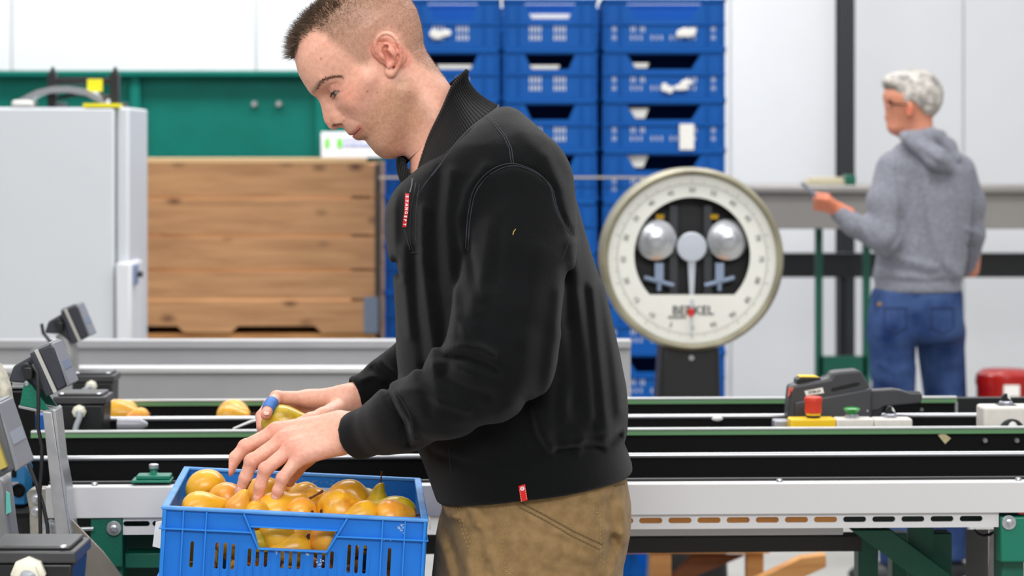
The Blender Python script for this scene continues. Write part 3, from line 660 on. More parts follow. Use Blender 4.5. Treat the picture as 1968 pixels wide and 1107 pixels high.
def selector(r, T):
    MB().lathe([(.0135, 0), (.0142, .003), (.0135, .007), (.011, .0085)], T).build('selector_ring', MATS['ring_grey'], r, smooth=True)
    q = MB(); q.prism([(-.010, .008), (-.0095, .016), (-.004, .0225), (.002, .0235), (.0045, .019), (.0085, .012), (.010, .008)], (-.004, .004), T); q.build('selector_knob', M_blackp, r, .001)
    q = MB(); q.prism([(-.001, .0225), (.004, .0195), (.0098, .0095), (.004, .0135)] if T is None else [(.002, .0225), (.006, .0185), (.0095, .010), (.003, .0145)], (-.0052, -.0042), T); q.build('selector_mark', M_white, r)
r, T_, z_ = ctl(1680.8, 1754, 805, .60, M_box, 'selector_switch', 'ivory switch box with black rotary selector, right of the green button')
selector(r, T_(1711))
r, T_, z_ = ctl(1891, 2000, 782, .60, M_box, 'selector_switch', 'large ivory switch box with black selector at the far right edge', face=.07, rounded=.006)
selector(r, T_(1933)); 
x_ = cx(1944, .6); MB().lathe([(.0, 0), (.026, .0), (.026, .003), (.022, .004)], TM @ Matrix.Translation((x_, .6, cz(830, .6, 1944))) @ Matrix.Rotation(math.pi/2, 4, 'X'), 40).build('round_cover', M_blackp, r, smooth=True)
MB().ell(TM @ Vector((x_+.001, .594, cz(823, .6, 1944))), .010, .006, .014).build('white_knob', M_white, r, smooth=True)
MB().box(cx(1925, .6), cx(1960, .6), .62, .66, z_+.0002, z_+.0012, TM).build('gasket', M_blackp, r)
# label gun
v = .70
lg = thing('label_gun', 'dark grey handheld device with white 3728-24 label lying on the conveyor', 'handheld device', (TM @ Vector((cx(1640, v), v, zbelt)))[:])
M_gun = mat('gun_plastic', (58, 59, 63), .42, bump=.2, bscale=500)
def G(pts, v_=v): return [(cx(a, v_), cz(b, v_, 1640)) for a, b in pts]
q = MB(); q.prism(G([(1519, 742), (1530, 739), (1595, 727), (1600, 716), (1612, 714), (1648, 711), (1655, 713), (1672, 742), (1675, 752), (1672, 816), (1521, 816), (1514, 806), (1516, 770)]), (v, v+.055), TM); q.build('body', M_gun, lg, .006, seg=3)
q = MB(); q.prism(G([(1526, 771), (1675, 745), (1675, 806), (1668, 813), (1526, 813)]), (v-.006, v+.061), TM); q.build('lower_shell', M_gun, lg, .005, seg=3)
q = MB(); q.prism(G([(1672, 752), (1680, 751), (1720, 749), (1735, 751), (1752, 757), (1772, 757), (1775, 762), (1772, 777), (1735, 780), (1700, 783), (1690, 790), (1672, 792)]), (v+.008, v+.045), TM); q.build('handle', M_gun, lg, .006, seg=3)
q = MB(); q.prism(G([(1662, 800), (1680, 780), (1700, 783), (1698, 796), (1690, 806), (1668, 806)]), (v+.01, v+.04), TM); q.build('trigger', M_blackp, lg, .003)
q = MB(); q.prism(G([(1532, 740), (1533, 730), (1539, 726), (1578, 726), (1580, 731), (1560, 737)]), (v+.006, v+.05), TM); q.build('top_knob', M_blackp, lg, .002)
q = MB(); q.prism(G([(1538, 725.5), (1540, 723.5), (1571, 724), (1577, 726)]), (v+.008, v+.048), TM); q.build('yellow_cap', M_yel, lg, .0008)
q = MB(); q.prism(G([(1597, 752), (1598, 746), (1645, 735), (1652, 735), (1653, 739), (1648, 742), (1602, 752)]), (v-.0006, v+.002), TM); q.build('slot', mat('slot_black', (3, 3, 3), .7), lg)
q = MB(); q.prism(G([(1546, 751), (1581, 744.5), (1583.5, 755), (1549, 760)]), (v-.0008, v+.002), TM); q.build('number_label', M_paper, lg)
text('label_text', '3728-24', .0076, TM @ at_face(cx(1565, v), v-.0014, cz(752.5, v, 1640), roll=math.radians(-9)), mat('ink_black', (30, 30, 32), .6), lg, bold=.00008)
q = MB(); q.prism(G([(1515.5, 745), (1525, 744), (1521, 757), (1514, 762)]), (v-.001, v+.003), TM); q.build('warning_sticker', mat('sticker_red', (214, 96, 80), .5), lg)
q = MB(); q.prism(G([(1518, 758), (1520, 750), (1522, 751), (1520.5, 758)]), (v-.0018, v-.001), TM); q.build('sticker_mark', MATS['ink_black'], lg)
q = MB()
for k in range(6): q.prism(G([(1752+k*3.6, 758.5), (1753.8+k*3.6, 758.5), (1753.8+k*3.6, 755.5), (1752+k*3.6, 755.5)]), (v+.012, v+.04), TM)
q.build('ridges', M_gun, lg)
p = TM @ Vector((cx(1666, v), v-.006, cz(789, v, 1666))); MB().cyl(p, p-TM.to_3x3() @ Vector((0, .002, 0)), .002, n=10).build('screw', M_bolt, lg)
p = TM @ Vector((cx(1771, vD), vD-.001, cz(787, vD, 1771))); MB().cyl(p, p-Vector((0, .004, 0)), .0035, n=14).build('bolt', M_bolt, CV)
# wooden pallet pieces and crates on the floor beyond
M_w3 = M_wood2
YP = 6.7
wp = thing('trestle', 'rough timber trestle standing under and beyond the conveyor', 'trestle', (P(1420, 0, YP).x, YP, 0))
def bar(pts, y0, d, nm, par, m=M_w3):
    q = MB(); q.prism([(P(a, 0, y0).x, P(0, b, y0).z) for a, b in pts], (y0, y0+d)); return q.build(nm, m, par, .003)
bar([(1250, 1066), (1290, 1066), (1290, 1268), (1250, 1268)], YP, .06, 'upright', wp)
bar([(1435, 1064), (1468, 1064), (1468, 1268), (1435, 1268)], YP+.05, .06, 'upright', wp)
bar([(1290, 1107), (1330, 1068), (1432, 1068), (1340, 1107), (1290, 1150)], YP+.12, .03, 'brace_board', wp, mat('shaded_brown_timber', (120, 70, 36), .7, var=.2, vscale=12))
bar([(1440, 1120), (1540, 1072), (1588, 1066), (1588, 1090), (1540, 1112), (1460, 1150)], YP-.06, .05, 'board', wp)
bar([(1200, 1064), (1480, 1064), (1480, 1050), (1200, 1050)], YP, .3, 'top_board', wp)
c_ = copy_tree(protos['narrow']); c_.location = (P(1283, 0, 8.0).x, 8.0, .0); c_['label'] = 'single blue crate on the floor behind the timber trestle'; del c_['group']
# ------------------------------------------------------------------ lamps, boxes and brackets at the left
M_lampb = mat('lamp_dark_blue_grey', (48, 51, 60), .5, bump=.25, bscale=400); M_lampe = mat('lamp_edge_grey', (128, 130, 136), .4)
M_strip = mat('lamp_strip', (186, 184, 178), .5); M_glass = mat('lamp_glass', (150, 155, 160), .15, .2)
def flood(ox, oy, Y, s, label, rot=0., depth=.09, grey=None):
    """side-on flood lamp: outline given in the pixels of the nearest one"""
    base = P(ox, oy, Y)
    r = thing('flood_lamp', label, 'lamp', base[:])
    k = s*4.1/F_PX
    def Q(pts):
        out = []
        for a, b in pts:
            x, z = (a-60)*k, -(b-733)*k; out.append((base.x+x*math.cos(rot)+z*math.sin(rot), base.z-x*math.sin(rot)+z*math.cos(rot)))
        return out
    D = depth*s; m = grey or M_lampb
    MB().prism(Q([(22, 731), (32, 701), (64, 683), (68, 678), (113, 744), (98, 757), (62, 734)]), (Y-D*.32, Y+D*.32)).build('rear_housing', m, r, .004)
    MB().prism(Q([(67, 676), (76, 672), (113, 752), (98, 758)]), (Y-D*.5, Y+D*.5)).build('rear_ring', m, r, .002)
    MB().prism(Q([(75.5, 669), (82.5, 666), (120, 748), (113, 752)]), (Y-D*.52, Y+D*.52)).build('pale_strip', M_strip, r, .001)
    MB().prism(Q([(83, 669), (104, 659), (113, 663), (138, 736), (120, 747)]), (Y-D*.5, Y+D*.5)).build('front_housing', m, r, .003)
    MB().prism(Q([(104, 657), (110, 655), (144, 735), (138, 740)]), (Y-D*.46, Y+D*.46)).build('front_bezel', M_lampe, r, .002)
    MB().prism(Q([(111, 670), (114, 669), (133, 706), (130, 708)]), (Y-D*.36, Y+D*.36)).build('glass', M_glass, r)
    MB().prism(Q([(66, 676), (70, 667), (103, 654), (107, 655), (104, 660), (83, 669), (76, 673)]), (Y-D*.48, Y+D*.48)).build('top_edge', M_lampe, r, .001)
    c = Q([(61, 703)])[0]; q = MB(); q.cyl((c[0], Y-D*.3, c[1]), (c[0], Y-D*.55, c[1]), .009*s, n=16); q.box(c[0]-.002, c[0]+.012*s, Y-D*.62, Y-D*.4, c[1]-.018*s, c[1]+.002); q.build('cable_gland', M_blackp, r, .002)
    return r, Q, D
lp, Q, D = flood(60, 733, 4.12, 1.0, 'dark flood lamp in sharp focus on green bracket above the steel post')
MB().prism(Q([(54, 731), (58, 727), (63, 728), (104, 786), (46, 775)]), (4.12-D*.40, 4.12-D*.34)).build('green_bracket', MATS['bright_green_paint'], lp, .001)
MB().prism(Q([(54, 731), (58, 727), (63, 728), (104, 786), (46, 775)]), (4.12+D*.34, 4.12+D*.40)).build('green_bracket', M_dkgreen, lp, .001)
c = Q([(59, 733)])[0]; MB().lathe([(.0045, 0), (.0042, .002), (.001, .003)], Matrix.Translation((c[0], 4.12-D*.40, c[1])) @ Matrix.Rotation(math.pi/2, 4, 'X'), 16).build('bolt', M_bolt, lp, smooth=True)
q = MB(); q.prism(Q([(44, 775), (104, 787), (107, 782), (112, 786), (110, 794), (44, 780)]), (4.12-D*.42, 4.12+D*.42)); q.build('bracket_base', M_steel, lp, .001)
# post under it
po = thing('steel_post', 'slanting galvanised steel post carrying the nearest focused lamp', 'post', P(150, 1107, 4.05)[:])
MB().prism([(P(a, 0, 4.05).x, P(0, b, 4.05).z) for a, b in ((86, 788), (104, 790), (128, 956), (152, 1107), (180, 1290), (152, 1290), (122, 1107), (104, 956))], (4.03, 4.06)).build('post_face', M_steel, po, .0015)
MB().prism([(P(a, 0, 4.05).x, P(0, b, 4.05).z) for a, b in ((104, 784), (111, 786), (121, 880), (132, 940), (132, 958), (156, 1107), (184, 1290), (180, 1290), (152, 1107), (128, 956))], (4.03, 4.09)).build('post_edge', M_alu, po, .001)
MB().prism([(P(a, 0, 4.05).x, P(0, b, 4.05).z) for a, b in ((152, 1290), (184, 1290), (190, 1330), (150, 1330))], (4.0, 4.12)).build('post_foot', M_steel, po)
MB().box(P(165, 0, 4.05).x-.02, P(165, 0, 4.05).x+.02, 4.03, 4.09, 0, P(0, 1325, 4.05).z).build('post_lower', M_steel, po)
q = MB(); q.prism([(P(a, 0, 4.0).x, P(0, b, 4.0).z) for a, b in ((139, 995), (200, 1058), (240, 1110), (240, 1290), (190, 1290), (150, 1107))], (3.99, 3.995))
tag(q.build('gusset_plate', mat('raw_steel_plate', (134, 128, 120), .35, .7, var=.25, vscale=12), po, .001))
MB().ell(P(158, 1092, 3.985), .004, .002, .004).build('rivet', M_bolt, po)
# cables from the lamp
for pts, lab in ((((62, 700), (72, 716), (74, 770), (73, 820), (81, 860), (80, 900), (76, 950), (78, 1040), (80, 1080)), 'black cable hanging straight down from the focused lamp'),
                 (((20, 735), (16, 770), (32, 840), (50, 880), (70, 930), (84, 975), (91, 1010), (94, 1060), (92, 1100)), 'black cable swinging down from the back of the focused lamp')):
    tag(MB().tube([P(a, b, 4.06-.012*i/8) for i, (a, b) in enumerate(pts)], .0034, 8).build('cable', M_blackp, smooth=True), lab, 'cable')
# blurry lamp behind
l2, Q, D = flood(118, 640, 5.7, 1.03, 'blurred dark flood lamp standing farther back in front of the cabinet')
q = MB(); a = P(122, 640, 5.7); q.tube([a, P(132, 670, 5.7), P(138, 720, 5.7)], [.02, .022, .018], 12); q.build('swivel_arm', M_steel, l2, smooth=True)
q = MB(); q.tube([P(80, 622, 5.68), P(83, 640, 5.68), P(95, 655, 5.68), P(122, 668, 5.68)], .004, 8); q.build('lamp_cable', M_blackp, l2, smooth=True)
MB().box(P(125, 0, 5.7).x, P(150, 0, 5.7).x, 5.69, 5.72, 0, P(0, 718, 5.7).z).build('post', M_steel, l2)
# nearest blurred lamp at the left edge
l3, Q, D = flood(-72, 880, 3.3, 1.2, 'large blurred flood lamp cut off by the left edge', rot=math.radians(4), grey=mat('lamp_mid_grey', (84, 86, 88), .5))
MB().box(l3.location.x-.05, l3.location.x-.02, 3.29, 3.32, 0, P(0, 830, 3.3).z).build('post', M_steel, l3)
MB().prism([(P(a, 0, 3.26).x, P(0, b, 3.26).z) for a, b in ((-8, 838), (2, 842), (20, 893), (6, 899))], (3.235, 3.25)).build('yellow_stripe', mat('dull_yellow', (178, 160, 78), .5), l3)
# junction boxes
def jbox(px0, px1, py0, py1, Y, label, d=.09, gl=None, foot=None):
    a, b = P(px0, py1, Y), P(px1, py0, Y); h = (b.z-a.z)
    r = thing('junction_box', label, 'junction box', ((a.x+b.x)/2, Y+d/2, a.z))
    lo_ = foot if foot is not None else a.z
    MB().prism([(a.x+.006, lo_), (b.x-.004, lo_), (b.x, b.z-.022), (a.x, b.z-.022)], (Y, Y+d)).build('box', M_blackp, r, .004)
    MB().box(a.x-.004, b.x+.004, Y-.004, Y+d+.004, b.z-.0215, b.z-.006).box(a.x+.004, b.x-.004, Y+.004, Y+d-.004, b.z-.006, b.z).build('lid', mat('lid_grey_black', (58, 58, 60), .38), r, .004, seg=3)
    for s in (.12, .88): MB().ell((a.x+(b.x-a.x)*s, Y+.008, b.z-.002), .006, .006, .003).build('screw', M_bolt, r)
    if gl:
        c = P(gl[0], gl[1], Y-.004); T = Matrix.Translation(c) @ Matrix.Rotation(math.pi/2, 4, 'X'); s = gl[2]
        MB().lathe([(.014*s, 0), (.014*s, .008), (.010*s, .012), (.010*s, .02), (.007*s, .022)], T, 8).build('gland', mat('gland_ivory', (222, 218, 200), .45), r, smooth=True)
        q = MB(); e = [P(gl[0]+dx*s, gl[1]+dy*s, Y-.03-.004*i) for i, (dx, dy) in enumerate(gl[3])]; q.tube([c-Vector((0, .018, 0))]+e, .0058*s, 10); q.build('grey_cable', mat('cable_grey', (150, 155, 162), .45), r, smooth=True)
    return r
jbox(106, 200, 756, 826, 4.76, 'black junction box with ivory gland just right of the focused lamp', gl=(153, 791, 1., ((0, 4), (-1, 14), (-6, 26), (-9, 38))), foot=zbelt)
jbox(138, 216, 716, 768, 5.45, 'blurred black junction box behind, with pale gland', gl=(176, 742, .95, ((-4, 3), (-14, 8), (-26, 16))), foot=.80)
b3 = jbox(-30, 140, 1050, 1150, 3.12, 'large blurred black junction box in the bottom left corner', gl=(56, 1102, 1.6, ((0, 6), (0, 20), (0, 40))), d=.11)
MB().box(b3.location.x-.03, b3.location.x+.03, 3.14, 3.20, 0, b3.location.z).build('post', M_steel, b3)
# shelf that carries the rear junction box
sf = thing('box_shelf', 'small steel shelf under the blurred junction box', 'shelf', (P(176, 0, 5.5).x, 5.5, 0))
MB().box(P(130, 0, 5.45).x, P(240, 0, 5.45).x, 5.43, 5.58, .78, .799).box(P(176, 0, 5.5).x-.02, P(176, 0, 5.5).x+.02, 5.5, 5.54, 0, .78).build('shelf_plate', M_dark, sf)
# blue sensor
YN = 4.2
bs = thing('blue_sensor', 'blue box-shaped sensor with black round socket at the left edge', 'sensor', P(38, 970, YN)[:])
MB().prism([(P(a, 0, YN).x, P(0, b, YN).z) for a, b in ((20, 890), (48, 886), (55, 900), (54, 968), (22, 968), (18, 930))], (YN-.02, YN+.04)).build('housing', mat('sensor_blue', (34, 110, 160), .4), bs, .003)
MB().lathe([(.0, 0), (.0115, .0), (.0115, .004), (.009, .005), (.009, .001)], Matrix.Translation(P(36, 942, YN-.021)) @ Matrix.Rotation(math.pi/2, 4, 'X'), 28).build('socket', M_black, bs, smooth=True)
MB().box(P(27, 0, YN).x, P(41, 0, YN).x, YN-.0215, YN-.020, P(0, 929, YN).z, P(0, 923, YN).z).build('plate', M_steel, bs)
MB().box(P(28, 0, YN).x, P(36, 0, YN).x, YN-.0225, YN-.020, P(0, 914, YN).z, P(0, 890, YN).z).build('groove', M_black, bs)
MB().box(P(30, 0, YN).x, P(44, 0, YN).x, YN+.0, YN+.03, .4, P(0, 968, YN).z).box(P(20, 0, YN).x, P(54, 0, YN).x, YN-.01, YN+.04, 0, .4).build('stem', M_dark, bs)
# bracket with bolts at the end of the beam
YE = 4.12
eb = thing('end_bracket', 'worn steel end bracket with three bolts where the pale beam starts', 'bracket', P(75, 1040, YE)[:])
MB().prism([(P(a, 0, YE).x, P(0, b, YE).z) for a, b in ((52, 948), (60, 938), (90, 938), (90, 1000), (122, 1002), (122, 1030), (84, 1034), (60, 1040), (58, 980))], (YE-.008, YE+.03)).build('plate', mat('worn_steel', (168, 164, 156), .4, .6, var=.35, vscale=40), eb, .002)
MB().box(P(58, 0, YE).x, P(75, 0, YE).x, YE+.0, YE+.03, 0, P(0, 1036, YE).z).build('stand', M_dark, eb)
for px, py, rr_ in ((70, 958, .006), (70, 983, .006), (98, 1016, .011)):
    MB().lathe([(rr_*1.5, 0), (rr_*1.5, .002), (rr_, .0025), (rr_, .007), (rr_*.6, .008)], Matrix.Translation(P(px, py, YE-.009)) @ Matrix.Rotation(math.pi/2, 4, 'X'), 12).build('bolt', M_bolt, eb, smooth=True)
q = MB(); q.tube([P(100, 1018, YE-.012), P(180, 1016, YE-.012)], .0035, 10); q.build('threaded_rod', M_bolt, eb, smooth=True)
# cast arm at the left edge
ca = thing('cast_arm', 'blurred grey cast steel arm at the left edge below the near lamp', 'arm', P(10, 1040, 3.75)[:])
MB().prism([(P(a, 0, 3.75).x, P(0, b, 3.75).z) for a, b in ((-40, 940), (0, 914), (12, 922), (18, 960), (24, 1010), (32, 1060), (30, 1350), (-40, 1350))], (3.73, 3.79)).build('arm_body', mat('cast_grey', (128, 128, 130), .5, .4, var=.25, vscale=14), ca, .006)
MB().prism([(P(a, 0, 3.72).x, P(0, b, 3.72).z) for a, b in ((10, 945), (17, 950), (20, 985), (10, 990))], (3.726, 3.729)).build('green_patch', mat('patch_teal', (86, 168, 156), .5), ca)
MB().box(P(-40, 0, 3.75).x, P(30, 0, 3.75).x, 3.73, 3.79, 0, P(0, 1350, 3.75).z).build('arm_lower', M_steel, ca)
# crumpled foil-like hose at left edge
q = MB(); q.tube([P(a, b, 3.9) for a, b in ((-6, 700), (2, 720), (8, 745), (13, 770), (14, 800))], [.006, .010, .012, .011, .008], 10)
q.cyl(P(14, 800, 3.9), P(14, 930, 3.9), .006)
tag(q.build('flexible_hose', mat('dirty_hose', (190, 186, 170), .5, var=.5, vscale=60), smooth=True), 'mottled pale hose end at the left edge behind the near lamp', 'hose')
q = MB(); a = P(20, 742, 4.9); b = P(60, 960, 4.9); q.box(a.x, b.x, 4.9, 4.93, b.z, a.z)
bx = thing('dark_bracket', 'dark steel bracket plate behind the focused lamp', 'bracket', ((a.x+b.x)/2, 4.9, 0)); q.build('plate', M_black, bx)
MB().box(a.x, b.x, 4.89, 4.9, P(0, 745, 4.9).z, P(0, 741, 4.9).z).build('edge', M_steel, bx); MB().box(a.x+.02, a.x+.05, 4.9, 4.93, 0, b.z).build('foot', M_dark, bx)
# ------------------------------------------------------------------ fruit crate in front
h_r = H_CAM-.985
KX, KY, KZ = -.3180, 3.553, .985                     # middle of the front rim, outer top edge
LC, DC, HC = .392, .455, .215
KR = Euler((0, math.radians(3.3), math.radians(3.6)), 'XYZ')
kb = Matrix.Translation((KX, KY, KZ)) @ KR.to_matrix().to_4x4() @ Matrix.Translation((0, 0, -HC))   # local: x across, y back from front face, z up from base
kc = thing('fruit_crate', 'bright blue plastic crate full of yellow pears in front of the worker', 'crate', kb.translation[:], KR)
W2 = LC/2
mb = MB()
zr = HC
# front wall: slots and handle
def fw(zx): return (zx-120)/1720*LC-W2
hole = [(fw(700)+.004, HC-.0245), (fw(1252), HC-.0245), (fw(1195), HC-.0545), (fw(757), HC-.0545)]
holes = [hole]
for zx, v0, v1 in [(330, .050, .089), (490, .050, .089), (543, .050, .089), (595, .051, .089), (700, .0565, .083), (752, .0565, .083), (805, .0565, .083), (912, .057, .084), (965, .057, .084), (1018, .057, .084),
                   (1125, .055, .081), (1177, .055, .081), (1230, .055, .081), (1340, .044, .086), (1390, .044, .086), (1442, .044, .086), (1600, .046, .089)]:
    holes.append(slot(fw(zx), HC-(v0+v1)/2, .0052, v1-v0))
for zx in (330, 490, 543, 595, 700, 752, 805, 912, 965, 1018, 1125, 1177, 1230, 1340, 1390, 1442, 1600): holes.append(slot(fw(zx), .07, .0052, .06))
IN = .007
addplate(mb, [(-W2+IN, 0), (W2-IN, 0), (W2-IN, HC-.002), (-W2+IN, HC-.002)], holes, .003, kb @ Matrix.Translation((0, IN, 0)))
# back wall with its handle window
addplate(mb, [(-W2+IN, 0), (W2-IN, 0), (W2-IN, HC-.002), (-W2+IN, HC-.002)], [[(-.085, HC-.023), (.072, HC-.023), (.060, HC-.052), (-.07, HC-.052)]], .003, kb @ Matrix.Translation((0, DC-IN, 0)))
sw = [slot(x, HC-.07, .0055, .05) for x in (-.16, -.14, -.12, -.05, -.03, 0, .02, .05, .12, .14, .16)]
for s in (-1, 1): addplate(mb, [(-DC/2+IN, 0), (DC/2-IN, 0), (DC/2-IN, HC-.002), (-DC/2+IN, HC-.002)], sw, .003, kb @ Matrix.Translation((s*(W2-IN), DC/2, 0)) @ Matrix.Rotation(math.pi/2, 4, 'Z'))
mb.box(-W2+IN, W2-IN, IN, DC-IN, 0, .004, kb)
mb.build('walls', M_blue, kc)
# rim
rm = MB(); t = .011; zt_ = HC; th = .0055
def frame_poly(z0, z1, o):
    rm.box(-W2-o, W2+o, -o, t, z0, z1, kb); rm.box(-W2-o, W2+o, DC-t, DC+o, z0, z1, kb)
    rm.box(-W2-o, -W2+t, t, DC-t, z0, z1, kb); rm.box(W2-t, W2+o, t, DC-t, z0, z1, kb)
frame_poly(HC-th, HC, 0)
rm.build('rim', mat('worn_rim_blue', (64, 134, 208), .45, rgb2=(96, 156, 220), vscale=22, spec=.3), kc, .002, seg=3)
rb_ = MB()
# outer ribs
def hrib(x0, x1, z, dz=.0022, out=.0015): rb_.box(x0, x1, -out, IN, z-dz/2, z+dz/2, kb)
zl = HC-.0325
hrib(-W2-.001, fw(706), zl); hrib(fw(1250), W2+.001, zl)
for s in (-1, 1): rb_.box(s*(W2+.0015), s*(W2-IN), -.001, DC+.001, zl-.0011, zl+.0011, kb); rb_.box(s*(W2+.002), s*(W2-IN), -.001, DC+.001, HC-.112, HC-.106, kb)
hrib(-W2-.002, W2+.002, HC-.109, .006, .002); hrib(-W2-.002, W2+.002, .003, .006, .002)
for zx in (150, 265, 412, 1545, 1690, 1815): rb_.box(fw(zx)-.0011, fw(zx)+.0011, -.001, IN, .004, HC-th, kb)
def drib(p, q, w_=.0026, y0=-.0015):
    a = Vector((p[0], 0, p[1])); b = Vector((q[0], 0, q[1])); d = (b-a).normalized(); n_ = Vector((-d.z, 0, d.x))*w_/2
    rb_.prism([((a+n_).x, (a+n_).z), ((b+n_).x, (b+n_).z), ((b-n_).x, (b-n_).z), ((a-n_).x, (a-n_).z)], (y0, IN), kb)
drib((fw(650), HC-th), (fw(757), HC-.0558)); drib((fw(757), HC-.0558), (fw(1195), HC-.0558)); drib((fw(1195), HC-.0558), (fw(1315), HC-th))
drib((fw(697), HC-.0238), (fw(1256), HC-.0238), .002)
for zx in (460, 510, 520, 565, 575, 622, 672, 722, 730, 778, 832, 885, 940, 992, 1045, 1100, 1150, 1205, 1258, 1310, 1365, 1418, 1470): rb_.box(fw(zx)-.0005, fw(zx)+.0005, IN-.0034, IN, .02, HC-(.05 if not 640 < zx < 1300 else .0572), kb)
for s in (-1, 1):
    for k in range(7): y = .03+k*(DC-.06)/6; rb_.box(s*(W2), s*(W2-IN), y-.0011, y+.0011, .004, HC-th, kb)
    rb_.box(s*(W2-.003), s*(W2-IN), .0, .012, .004, HC-th, kb)
for k in range(7): x = -W2+.03+k*(LC-.06)/6; rb_.box(x-.0011, x+.0011, DC-IN, DC, .004, HC-th, kb)
rb_.build('ribs', mat('rib_highlight_blue', (36, 126, 210), .42, spec=.35), kc, .0006)  # lighter than the walls: the highlight on the ribs is put into the colour
# scuffs
def scuffs(name, items, z, y, m, seed, face='front'):
    q = MB(); rr = random.Random(seed)
    for (x, zc, sx, sz, n) in items:
        for k in range(n):
            cx_, cz_ = x+rr.gauss(0, sx), zc+rr.gauss(0, sz); a = rr.uniform(.0008, .0028); b = rr.uniform(.0004, .0012); th_ = rr.uniform(-.6, .6)
            pts = [(cx_+a*math.cos(t)*math.cos(th_)-b*math.sin(t)*math.sin(th_), cz_+a*math.cos(t)*math.sin(th_)+b*math.sin(t)*math.cos(th_)) for t in [i*math.pi/3+rr.uniform(-.3, .3) for i in range(6)]]
            q.prism(pts, (y-.00025, y), kb)
    q.build(name, m, kc)
M_scuff = mat('scuffed_plastic', (176, 196, 218), .6)
scuffs('scuff', [(fw(1665), HC-.016, .0022, .003, 16), (fw(870), HC-.0595, .001, .002, 6), (fw(1070), HC-.061, .001, .001, 5), (fw(1160), HC-.072, .002, .006, 9), (fw(1590), HC-.034, .012, .0006, 5)], 0, IN-.0016, M_scuff, 3)
scuffs('scuff', [(.065, HC-.018, .012, .004, 26), (.02, HC-.014, .012, .002, 12), (.09, HC-.022, .01, .004, 12), (-.03, HC-.012, .03, .002, 9)], 0, DC-IN-.0016, mat('worn_pale_mark', (120, 142, 160), .6), 5)
# stand under the crate
sd = thing('packing_stand', 'steel packing stand under the fruit crate', 'stand', (KX, KY+.2, 0))
sz = (kb @ Vector((0, 0, 0))).z
MB().box(-W2-.02, W2+.02, -.02, DC+.02, -.014, -.001, kb).build('top_plate', M_steel, sd, .002)
for sx in (-1, 1):
    for y in (.01, DC-.03):
        p = kb @ Vector((sx*(W2-.01), y, -.014)); MB().box(p.x-.015, p.x+.015, p.y-.015, p.y+.015, 0, p.z-.001+.0).build('leg', M_steel, sd)
# label card clipped on the left side
q = MB(); q.prism([(P(a, 0, 3.75).x, P(0, b, 3.75).z) for a, b in ((300, 1003), (314, 1001), (313, 1054), (294, 1049))], (3.745, 3.75))
q2 = tag(q.build('side_card', M_paper), 'white card sticking out from the left side of the blue fruit crate', 'card')
q = MB(); q.prism([(P(a, 0, 3.7).x, P(0, b, 3.7).z) for a, b in ((824, 990), (828, 996), (828, 1018), (824, 1016))], (3.695, 3.7)); tag(q.build('side_card', M_paper), 'small white card at the right side of the blue fruit crate', 'card')

# ------------------------------------------------------------------ pears
def pear_mat(name, c1, c2, c3):
    m = bpy.data.materials.new(name); m.use_nodes = True; n = m.node_tree; b = n.nodes['Principled BSDF']; b.inputs['Roughness'].default_value = .28
    b.inputs['Subsurface Weight'].default_value = .08; b.inputs['Subsurface Radius'].default_value = (.01, .006, .002); b.inputs['Subsurface Scale'].default_value = .5
    t = n.nodes.new('ShaderNodeTexCoord'); oi = n.nodes.new('ShaderNodeObjectInfo'); ad = n.nodes.new('ShaderNodeVectorMath'); ad.operation = 'ADD'
    n.links.new(t.outputs['Object'], ad.inputs[0]); n.links.new(oi.outputs['Random'], ad.inputs[1])
    ns = n.nodes.new('ShaderNodeTexNoise'); ns.inputs['Scale'].default_value = 26; ns.inputs['Detail'].default_value = 4; n.links.new(ad.outputs[0], ns.inputs['Vector'])
    cr = n.nodes.new('ShaderNodeValToRGB'); n.links.new(ns.outputs['Fac'], cr.inputs[0])
    cr.color_ramp.elements[0].position = .3; cr.color_ramp.elements[0].color = (*lin(c2), 1); cr.color_ramp.elements[1].position = .62; cr.color_ramp.elements[1].color = (*lin(c1), 1)
    ns2 = n.nodes.new('ShaderNodeTexNoise'); ns2.inputs['Scale'].default_value = 14; ns2.inputs['Detail'].default_value = 8; ns2.inputs['Roughness'].default_value = .7
    ad2 = n.nodes.new('ShaderNodeVectorMath'); ad2.operation = 'ADD'; ad2.inputs[1].default_value = (5.3, 1.1, 2.2); n.links.new(ad.outputs[0], ad2.inputs[0]); n.links.new(ad2.outputs[0], ns2.inputs['Vector'])
    k = n.nodes.new('ShaderNodeValToRGB'); k.color_ramp.elements[0].position = .54; k.color_ramp.elements[1].position = .70; k.color_ramp.elements[0].color = (0, 0, 0, 1); k.color_ramp.elements[1].color = (.9, .9, .9, 1); n.links.new(ns2.outputs['Fac'], k.inputs[0])
    mx = n.nodes.new('ShaderNodeMix'); mx.data_type = 'RGBA'; n.links.new(k.outputs[0], mx.inputs[0]); n.links.new(cr.outputs[0], mx.inputs[6]); mx.inputs[7].default_value = (*lin(c3), 1)
    sp_ = n.nodes.new('ShaderNodeTexVoronoi'); sp_.inputs['Scale'].default_value = 420; n.links.new(ad.outputs[0], sp_.inputs['Vector'])
    k2 = n.nodes.new('ShaderNodeValToRGB'); k2.color_ramp.elements[0].position = .1; k2.color_ramp.elements[0].color = (.5, .5, .5, 1); k2.color_ramp.elements[1].position = .22; k2.color_ramp.elements[1].color = (0, 0, 0, 1); n.links.new(sp_.outputs['Distance'], k2.inputs[0])
    mx2 = n.nodes.new('ShaderNodeMix'); mx2.data_type = 'RGBA'; n.links.new(k2.outputs[0], mx2.inputs[0]); n.links.new(mx.outputs[2], mx2.inputs[6]); mx2.inputs[7].default_value = (*lin(c3), 1)
    n.links.new(mx2.outputs[2], b.inputs['Base Color']); MATS[name] = m; return m
